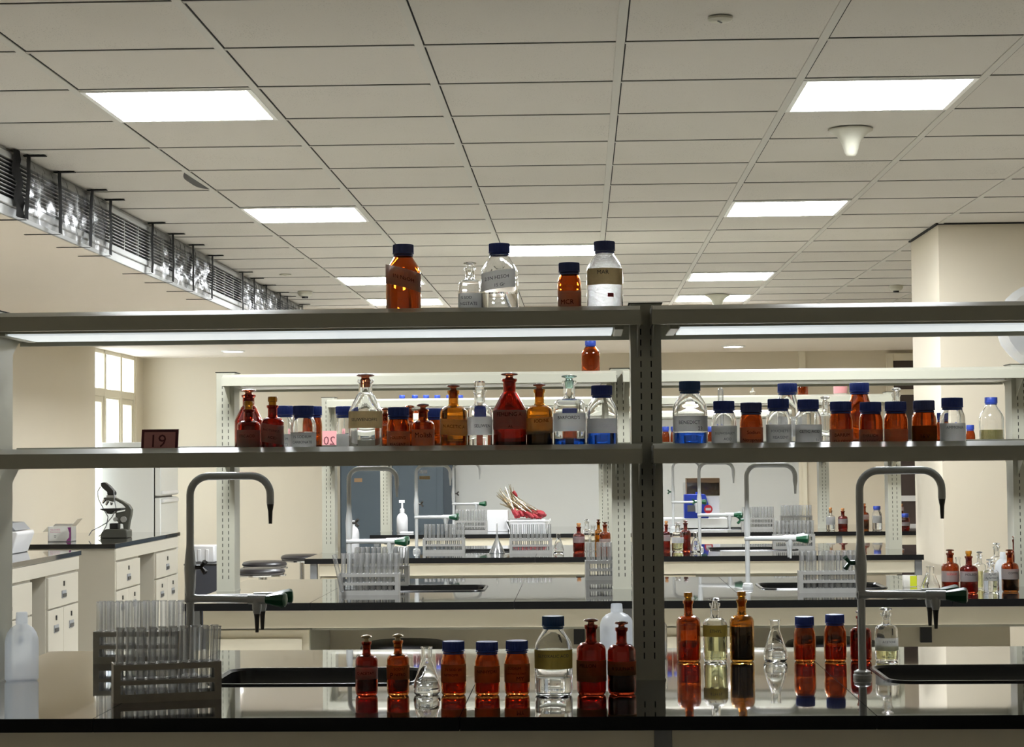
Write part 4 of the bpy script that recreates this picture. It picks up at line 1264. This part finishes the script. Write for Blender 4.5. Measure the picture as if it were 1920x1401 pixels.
a = M()
x0, x1, z0, z1 = c0.x, c1.x, c1.z, c0.z
a.box(x0, x1, Yj + .10, Yj + .28, z0, z0 + .004); a.box(x0, x0 + .004, Yj + .1, Yj + .28, z0, z1); a.box(x1 - .004, x1, Yj + .1, Yj + .28, z0, z1); a.box(x0, x1, Yj + .276, Yj + .28, z0, z1); a.box(x0, x1, Yj + .1, Yj + .28, z1 - .004, z1)
a.box(x0, x1, Yj + .10, Yj + .104, z1 - .035, z1)
a.build('carton', 'card', t)
a = M()
vs, fs = [], []
for i in range(15):
    for j in range(8):
        vs.append((x0 - .03 + (x1 - x0 + .02) * i / 14, Yj + .08 + rnd.random() * .02, z0 + (z1 - z0 - .03) * j / 7 * (1 - .25 * max(0, i - 9) / 5)))
for i in range(14):
    for j in range(7):
        k = i * 8 + j
        fs.append((k, k + 1, k + 9, k + 8))
a.add(vs, fs)
a.build('plastic_wrap', 'film', t)
# yellow-labelled packet near the pier
p0, p1 = at(1708, 1079, 7.75), at(1720, 1107, 7.75)
t = thing('reagent_packet', 'grey packet with yellow-green label at the pier end of the second worktop', 'packet', ((p0.x + p1.x) / 2 - .012, 7.75, ZC))
a = M(); a.box(-.03, .022, 0, .03, 0, p0.z - ZC); a.build('packet_body', 'paper_g', t, bevel=.003)
a = M(); a.box(-.004, .0225, -.001, 0, .002, p0.z - ZC - .002); a.build('paper_label', 'yellowgreen', t)

# ------------------------------------------------------------------ number plates
def plate(label, c, w, h, s_, flip):
    t = thing('number_plate', label, 'sign', c, 0, 'bench number plates')
    a = M(); a.prism([(0, 0), (.004, 0), (.018, h), (.014, h)], 'x', -w / 2, w / 2); a.box(-w / 2, w / 2, 0, .035, 0, .003); a.build('backing', 'signdark', t)
    a = M()
    e = .0006
    ins = .0065
    sl = .014 / h
    if not flip:
        a.add([(-w / 2 + ins, sl * ins - e, ins), (w / 2 - ins, sl * ins - e, ins), (w / 2 - ins, sl * (h - ins) - e, h - ins), (-w / 2 + ins, sl * (h - ins) - e, h - ins)], [(0, 1, 2, 3)], 0)
        tv, tf = text(s_, height=.030)
        a.add([(x - .001, sl * (h * .56 + y) - 2 * e, h * .56 + y) for x, y in tv], tf, 1)
    else:
        a.add([(-w / 2, sl * 0 - e, 0), (w / 2, -e, 0), (w / 2, sl * h - e, h), (-w / 2, sl * h - e, h)], [(0, 1, 2, 3)], 0)
        tv, tf = text(s_, height=.034)
        a.add([(-x, sl * (h * .62 + y) - 2 * e, h * .62 + y) for x, y in tv], tf, 1)
    a.build('face', ['signpink', 'signdark'], t, smooth=False, norm=False)
p = at(298, 830, YT - .03)
plate('dark red plate numbered 19 standing on the nearest shelf', (p.x, YT - .03, ZM), .087, at(298, 805, YT - .03).z - ZM, '19', False)
p = at(617, 830, YB[1] - .136)
plate('pink plate with a reversed number on the second rack behind the reagents', (p.x, YB[1] - .136, ZM), .10, at(617, 808, YB[1] - .136).z - ZM, '20', True)

# ------------------------------------------------------------------ window-side wall benches
XF = -3.02
def side_bench(y0, y1, l, mods, front):
    t = thing('worktop', l, 'worktop', (0, 0, 0), 0, 'wall bench worktops')
    a = M(); a.box(XW0 + .002, XF + .02, y0, y1, ZC - .03, ZC); a.build('slab', 'black_top', t, bevel=.002)
    return t
side_bench(8.6, 11.42, 'black wall bench top carrying the printer, nearer of the two by the window wall', 0, 0)
side_bench(12.25, 14.25, 'black wall bench top carrying the microscope', 0, 0)
def side_cab(y0, y1, l, two=True, z1=.865):
    t = thing('wall_cabinet', l, 'cabinet', (XF, y0, 0), 0, 'cream cabinets of the wall benches')
    w = y1 - y0
    a = M(); a.box(-1.0, 0, 0, w, .06, z1); a.build('carcass', 'cream_shaded', t, bevel=.002)
    def door(name, q0, q1, za, zb):
        d = M(); d.box(0, .014, q0, q1, za, zb); d = d.build(name, 'cream_shaded', t, bevel=.002)
        k = M(); yc = (q0 + q1) / 2; zc = zb - .11
        k.box(.014, .018, yc - .045, yc + .045, zc - .022, zc + .022, 0); k.box(.018, .022, yc - .038, yc + .038, zc - .016, zc + .004, 1)
        k.build('handle', ['steelgrey', 'darkgrey'], d)
        k = M(); k.box(.014, .020, yc - .007, yc + .007, zb - .062, zb - .035); k.build('lock', 'blackpl', d)
    door('drawer', .01, w - .01, .60, .775)
    door('door', .01, w / 2 - .003, .08, .59)
    door('door', w / 2 + .003, w - .01, .08, .59)
    return t
side_cab(10.72, 11.38, 'cream cabinet with drawer and two doors at the end of the printer bench')
side_cab(9.55, 10.42, 'cream cabinet with drawer and two doors partly behind the steel upright')
side_cab(12.30, 12.98, 'cream cabinet with drawer and two doors under the microscope bench, nearer one')
side_cab(13.46, 14.20, 'cream cabinet with drawer and two doors beside the fridge')
for y0, y1, l in ((8.65, 11.38, 'cream apron rail of the printer bench'), (12.29, 14.2, 'cream apron rail of the microscope bench')):
    a = M(); a.box(XF - .02, XF + .016, y0, y1, .79, .868); o = a.build('apron_rail', 'cream_shaded', bevel=.002); tag(o, l, 'rail')
a = M(); a.box(XW0 + .01, XF + .012, 12.275, 12.298, .0, .868); tag(a.build('end_panel', 'cream_shaded'), 'plain cream end panel of the microscope bench, facing the room', 'panel')
for y0, y1, l in ((10.44, 10.70, 'first'), (13.0, 13.44, 'second')):
    a = M(); a.box(XF - .5, XF - .48, y0, y1, .0, .865); tag(a.build('knee_panel', 'inner'), 'recessed panel in the knee gap of the ' + ('printer' if l == 'first' else 'microscope') + ' bench', 'panel')

# printer
pr0 = at(14, 1037, 11.0); pr1 = at(38, 980, 11.0)
t = thing('printer', 'white desktop printer half hidden behind the steel upright, on the wall bench', 'printer', (pr1.x - .46, 10.95, ZC))
h = pr1.z - ZC
a = M(); a.prism([(.02, 0), (.42, 0), (.46, h * .62), (.455, h * .72), (0, h * .72), (0, h * .5)], 'y', 0, .34); a.build('body', 'white_pl', t, bevel=.006)
a = M(); a.prism([(.0, h * .74), (.44, h * .74), (.40, h * .98), (.05, h * 1.02)], 'y', .03, .33); a.build('lid', 'steelgrey', t, bevel=.004)
a = M(); a.box(.28, .40, -.004, 0, h * .18, h * .44); a.build('paper_slot', 'darkgrey', t)
# glove box
g0, g1 = at(90, 988, 12.62), at(133, 1014, 12.62)
t = thing('glove_box', 'white glove box with pink and purple print and open flaps on the wall bench', 'box', (g0.x, 12.62, ZC))
w, h, d = g1.x - g0.x, g0.z - ZC, .13
a = M(); a.box(0, w, 0, .002, 0, h); a.box(0, w, d - .002, d, 0, h); a.box(0, .002, 0, d, 0, h); a.box(w - .002, w, 0, d, 0, h); a.box(0, w, 0, d, 0, .002); a.build('carton', 'paper_w', t)
a = M()
a.add([(w * .78, -.0008, .004), (w * .99, -.0008, .004), (w * .99, -.0008, h * .95), (w * .85, -.0008, h * .95), (w * .93, -.0008, h * .6), (w * .92, -.0008, h * .3)], [(0, 1, 2, 3, 4, 5)], 1)
tv, tf = text('GLOVES', width=w * .42); a.add([(w * .32 + x, -.0010, h * .80 + y) for x, y in tv], tf, 0)
tv, tf = text('Examination', width=w * .44); a.add([(w * .32 + x, -.0010, h * .66 + y) for x, y in tv], tf, 0)
a.box(w * .26, w * .36, -.001, -.0002, h * .38, h * .42, 2); a.box(w * .27, w * .35, -.001, -.0002, h * .28, h * .31, 2)
a.build('print', ['pinkprint', 'purple', 'ink_f'], t, smooth=False, norm=False)
for pts in ([(w, 0, h), (w, d, h), (w + .045, d, h + .05), (w + .045, 0, h + .05)], [(0, 0, h), (0, d, h), (-.035, d, h - .035), (-.035, 0, h - .035)], [(0, d, h), (w, d, h), (w, d + .05, h + .012), (0, d + .05, h + .012)]):
    a = M(); a.add(pts + [(x, y, z + .0015) for x, y, z in pts], [(0, 1, 2, 3), (4, 7, 6, 5), (0, 4, 5, 1), (1, 5, 6, 2), (2, 6, 7, 3), (3, 7, 4, 0)]); a.build('flap', 'paper', t)

# microscope (outline measured in the photograph, solid in depth)
Ym = 13.25
def mp(x, y):
    q = at(10 + x / 7.68, 890 + y / 7.68, Ym)
    return (q.x - mo.x, q.z - ZC)
mo = at(222, 1008, Ym)
t = thing('microscope', 'dark olive microscope with black eyepiece and trailing cable on the wall bench', 'microscope', (mo.x, Ym, ZC))
zoff = mp(1500, 900)[1]
def mq(L):
    return [(x, max(z - zoff, 0) if z - zoff > -.5 else 0) for x, z in [mp(*q) for q in L]]
a = M(); a.prism(mq([(1400, 900), (1790, 900), (1790, 790), (1760, 770), (1480, 770), (1420, 820)]), 'y', -.075, .075); a.build('base', 'scope', t, bevel=.006)
a = M(); a.prism(mq([(1590, 320), (1700, 372), (1790, 425), (1832, 490), (1822, 570), (1795, 680), (1780, 790), (1715, 790), (1705, 700), (1640, 690), (1600, 610), (1600, 540), (1735, 515), (1745, 465), (1700, 420), (1580, 350)]), 'y', -.028, .028); a.build('arm', 'scope', t, bevel=.005)
a = M(); a.prism(mq([(1400, 478), (1700, 470), (1700, 500), (1580, 520), (1560, 555), (1500, 550), (1480, 515), (1400, 492)]), 'y', -.07, .07); a.build('stage', 'blackpl', t, bevel=.003)
a = M(); a.prism(mq([(1430, 320), (1590, 320), (1570, 385), (1430, 345)]), 'y', -.035, .035); a.build('nosepiece', 'scope', t, bevel=.006)
c = mq([(1440, 350), (1400, 400), (1480, 370), (1450, 430), (1530, 390), (1525, 430)])
for i in (0, 2, 4):
    a = M(); a.tube([(c[i][0], 0, c[i][1]), (c[i + 1][0], 0, c[i + 1][1])], [.011, .007], 12); a.build('objective', 'chrome', t)
a = M(); a.prism(mq([(1470, 285), (1590, 285), (1590, 325), (1470, 325)]), 'y', -.03, .03); a.build('head_collar', 'rackgrey', t, bevel=.004)
a = M(); a.prism(mq([(1480, 285), (1590, 285), (1590, 240), (1510, 150), (1440, 100), (1385, 110), (1390, 160), (1430, 200), (1480, 240)]), 'y', -.03, .03); a.build('eyepiece_head', 'blackpl', t, bevel=.006)
c = mq([(1722, 632), (1605, 632)])
for (x, z), r in ((c[0], .020), (c[1], .014)):
    a = M(); a.lathe([(0, -.05), (r, -.05), (r, -.028), (r, .05), (0, .05)], 20, mat=Matrix.Translation((x, 0, z)) @ Matrix.Rotation(PI / 2, 4, 'X')); a.build('focus_knob', 'rackgrey', t)
c = mq([(1540, 690), (1640, 770)]); a = M(); a.box(c[0][0] - .01, c[1][0], -.04, .04, c[1][1], c[0][1]); a.build('lamp_housing', 'blackpl', t, bevel=.003)
for L in ([(1400, 170), (1360, 240), (1370, 340), (1440, 480), (1510, 600), (1490, 720), (1420, 850), (1360, 893)], [(1520, 150), (1590, 220), (1600, 360), (1625, 480), (1570, 600), (1500, 680), (1400, 740), (1280, 800), (1220, 893)]):
    c = mq(L)
    a = M()
    pts = []
    for i in range(len(c) - 1):
        for s_ in range(4):
            u = s_ / 4
            pts.append((c[i][0] + (c[i + 1][0] - c[i][0]) * u, -.06, c[i][1] + (c[i + 1][1] - c[i][1]) * u + .003))
    a.tube(pts, .0035, 8); a.build('cable', 'steelgrey', t)

# fridge
f0, f1 = at(181, 830, 16.3), at(299, 830, 16.3)
f0.x = max(f0.x, XW0 + .01)
t = thing('fridge', 'white two-door fridge standing beside the window behind the microscope', 'fridge', (0, 0, 0))
a = M(); a.box(f0.x, f1.x - .05, 16.3, 17.0, .03, f0.z); a.build('cabinet', 'fridge', t, bevel=.006)
zs = at(300, 932, 16.3).z
for z0, z1, nm in ((.06, zs - .008, 'lower_door'), (zs + .008, f0.z, 'upper_door')):
    d = M(); d.box(f1.x - .042, f1.x + .012, 16.3, 17.0, z0, z1); d = d.build(nm, 'fridge', t, bevel=.01)
    k = M()
    za = zs + (.02 if nm == 'upper_door' else -.05)
    k.box(f1.x + .012, f1.x + .034, 16.32, 16.92, za, za + .03); k.build('handle', 'white_pl', d, bevel=.004)
a = M(); a.box(f1.x - .05, f1.x - .042, 16.305, 16.995, .06, f0.z - .004); a.build('door_seal', 'blackpl', t)
# dark cabinet, foam block
c0, c1 = at(356, 1057, 14.6), at(414, 1057, 14.6)
t = thing('equipment_cabinet', 'dark slate low cabinet between fridge and stools', 'cabinet', (c0.x - .03, 14.55, 0))
w = c1.x - c0.x + .03
a = M(); a.box(0, w, 0, .5, .0, c0.z - .012); a.build('body', 'darkbox', t, bevel=.004)
a = M(); a.box(-.006, w + .006, -.006, .5, c0.z - .012, c0.z); a.build('top', 'blackpl', t, bevel=.002)
q0, q1 = at(352, 1023, 14.75), at(403, 1056, 14.75)
t = thing('foam_block', 'white moulded foam block lying on the dark low cabinet', 'foam', (q0.x, 14.72, c0.z))
w, h = q1.x - q0.x, q0.z - c0.z
a = M(); a.box(0, w, 0, .2, 0, h); a.build('block', 'white_pl', t, bevel=.01)
for k in range(3):
    a = M(); a.box(w * (.12 + .28 * k), w * (.24 + .28 * k), -.008, .0, .008, h * .78); a.build('rib', 'white_pl', t, bevel=.006)

# stools
def make_stool(label, loc, zs):
    t = thing('lab_stool', label, 'stool', loc, 0, 'round black lab stools')
    a = M(); a.lathe([(0, zs - .045), (.155, zs - .045), (.172, zs - .035), (.175, zs - .022), (.165, zs - .008), (.14, zs), (0, zs + .003)], 36); a.build('seat_cushion', 'vinyl', t)
    a = M(); a.lathe([(.166, zs - .060), (.180, zs - .058), (.182, zs - .048), (.168, zs - .044)], 36, closed=True); a.build('seat_ring', 'chrome', t)
    a = M(); a.lathe([(0, .30), (.02, .30), (.02, zs - .045), (0, zs - .045)], 16); a.build('post', 'chrome', t)
    a = M(); a.lathe([(0, zs - .06), (.06, zs - .06), (.06, zs - .045), (0, zs - .045)], 20); a.build('swivel_plate', 'blackpl', t)
    for k in range(4):
        w = PI / 4 + PI / 2 * k
        a = M(); a.tube([(.02 * math.cos(w), .02 * math.sin(w), .42), (.16 * math.cos(w), .16 * math.sin(w), .40), (.19 * math.cos(w), .19 * math.sin(w), .34), (.22 * math.cos(w), .22 * math.sin(w), .012)], .011, 10); a.build('leg', 'chrome', t)
    a = M(); a.lathe([(.185, .20), (.195, .20), (.195, .212), (.185, .212)], 32, closed=True); a.build('foot_ring', 'chrome', t)
    return t
def stool_at(px, py, Y, label, first=[None]):
    p = at(px, py, Y)
    z = p.z
    if first[0] is None:
        first[0] = make_stool(label, (p.x, Y, 0), .64)
        o = first[0]
    else:
        o = copy_tree(first[0]); o['label'] = label
    o.location = (p.x, Y, z - .64)
    return o
stool_at(496, 1050, 15.0, 'round black stool whose seat shows above another seat beside the cream upright').location.z = 0
s2 = stool_at(490, 1069, 14.05, 'round black stool with lower seat in front of another, beside the cream upright'); s2.location.z = 0
s3 = stool_at(566, 1041, 16.0, 'round black stool with bluish sheen tucked behind the third bench end'); s3.location.z = 0
for px, l in ((762, 'flat black stool seat tucked under the second bench behind the bottle row'), (1560, 'flat black stool seat tucked under the second bench, past its middle upright')):
    p = at(px, 1203, 7.28)
    if px == 762:
        s4 = make_stool(l, (p.x, 7.28, 0), p.z)
    else:
        s4 = copy_tree(s4); s4['label'] = l; s4.location = (p.x, 7.28, 0)

# steel cupboard and whiteboard on the back wall
c0, c1 = at(637, 843, 17.42), at(833, 843, 17.42)
t = thing('steel_cupboard', 'slate grey steel cupboard with paper stickers against the back wall', 'cupboard', (c0.x, 17.42, 0))
w, h = c1.x - c0.x, c0.z
a = M(); a.box(0, w + .07, .02, .46, .0, h); a.build('carcass', 'slate_d', t)
for q0, q1 in ((.012, w * .5 - .004), (w * .5 + .004, w - .012)):
    d = M(); d.box(q0, q1, 0, .02, .08, h - .02); d.box(q0 + .06, q1 - .06, -.004, 0, .16, h - .10); d = d.build('door', 'slate', t, bevel=.003)
    if q0 > .1:
        k = M(); k.lathe([(0, 0), (.02, 0), (.02, .012), (0, .016)], 16, mat=Matrix.Translation((at(788, 938, 17.42).x - c0.x, -.004, at(788, 938, 17.42).z)) @ Matrix.Rotation(PI / 2, 4, 'X')); k.build('knob', 'slate', d)
for x0, x1, y0, y1, m_ in ((664, 679, 897, 904, 'card'), (786, 791, 882, 888, 'paper_w'), (792, 801, 882, 888, 'paper_w'), (786, 806, 893, 899, 'paper_b')):
    p, q = at(x0, y0, 17.41), at(x1, y1, 17.41)
    a = M(); a.box(p.x - c0.x, q.x - c0.x, -.006, -.004, q.z, p.z); a.build('sticker', m_, t)
c0, c1 = at(850, 782, YBACK - .03), at(1496, 782, YBACK - .03)
t = thing('whiteboard', 'long whiteboard on the back wall behind the benches', 'whiteboard', (c0.x, YBACK - .03, 0))
w = c1.x - c0.x
a = M(); a.box(0, w, 0, .028, .70, c0.z); a.build('panel', 'board', t)
a = M(); a.box(-.02, 0, -.008, .028, .68, c0.z + .02); a.box(w, w + .03, -.008, .028, .68, c0.z + .02); a.box(0, w, -.008, .028, c0.z, c0.z + .02); a.box(0, w, -.008, .028, .68, .70); a.build('frame', 'frame', t)

# wall fan on the pier
fc = at(1948, 612, 10.17)
t = thing('wall_fan', 'white wall fan wrapped in dusty plastic on the pier', 'fan', (fc.x, 10.17, fc.z))
a = M()
R_ = .215
for k in range(24):
    w = 2 * PI * k / 24
    c, s_ = math.cos(w), math.sin(w)
    a.tube([(.03 * c, -.075, .03 * s_), (.12 * c, -.07, .12 * s_), (R_ * .93 * c, -.045, R_ * .93 * s_), (R_ * c, 0, R_ * s_), (R_ * .9 * c, .04, R_ * .9 * s_), (.06 * c, .06, .06 * s_)], .0016, 5)
for r, y in ((R_, 0), (R_ * .9, -.05), (R_ * .55, -.068)):
    a.tube([(r * math.cos(2 * PI * k / 40), y, r * math.sin(2 * PI * k / 40)) for k in range(41)], .004 if r == R_ else .002, 6)
a.build('guard', 'white_pl', t)
a = M()
for k in range(3):
    w = 2 * PI * k / 3 + .4
    pts = [(.03, -.015, -.02), (.16, -.03, -.06), (.185, -.01, .02), (.14, .015, .06), (.03, .01, .02)]
    rot = Matrix.Rotation(w, 4, 'Y')
    a.add([rot @ Vector(p_) for p_ in pts] + [rot @ (Vector(p_) + Vector((0, .003, 0))) for p_ in pts], [(0, 1, 2, 3, 4), (9, 8, 7, 6, 5), (0, 5, 6, 1), (1, 6, 7, 2), (2, 7, 8, 3), (3, 8, 9, 4), (4, 9, 5, 0)])
a.build('blades', 'white_pl', t)
a = M(); a.lathe([(0, -.03), (.04, -.03), (.055, .02), (.055, .09), (0, .13)], 20, mat=Matrix.Rotation(-PI / 2, 4, 'X')); a.build('motor', 'white_pl', t)
a = M(); a.box(-.05, .05, .06, .13, -.30, -.02); a.box(-.12, .04, -.02, .0, -.238, -.228); a.build('wall_bracket', 'white_pl', t, bevel=.004)
a = M()
vs, fs = [], []
for i in range(7):
    for k in range(28):
        w = 2 * PI * k / 28
        r = (R_ + .012) * i / 6 + rnd.uniform(-.004, .004) * (i > 0)
        vs.append((r * math.cos(w), -.085 + (.05 if i == 6 else 0) + rnd.uniform(-.006, .006), r * math.sin(w)))
for i in range(6):
    for k in range(28):
        j = (k + 1) % 28
        fs.append((i * 28 + k, i * 28 + j, (i + 1) * 28 + j, (i + 1) * 28 + k))
a.add(vs, fs); a.build('plastic_wrap', 'milky', t)

# ------------------------------------------------------------------ daylight, view
W = bpy.data.worlds.new('world')
SC.world = W
W.use_nodes = True
W.node_tree.nodes['Background'].inputs['Color'].default_value = (.86, .93, 1, 1)
W.node_tree.nodes['Background'].inputs['Strength'].default_value = 1.2
SC.view_settings.view_transform = 'Standard'
SC.view_settings.look = 'None'
SC.view_settings.gamma = 1
SC.view_settings.exposure = 2.7
cyc = SC.cycles
cyc.max_bounces = 16
cyc.diffuse_bounces = 6
cyc.glossy_bounces = 6
cyc.transmission_bounces = 16
cyc.transparent_max_bounces = 40
cyc.sample_clamp_indirect = 6
cyc.use_denoising = True
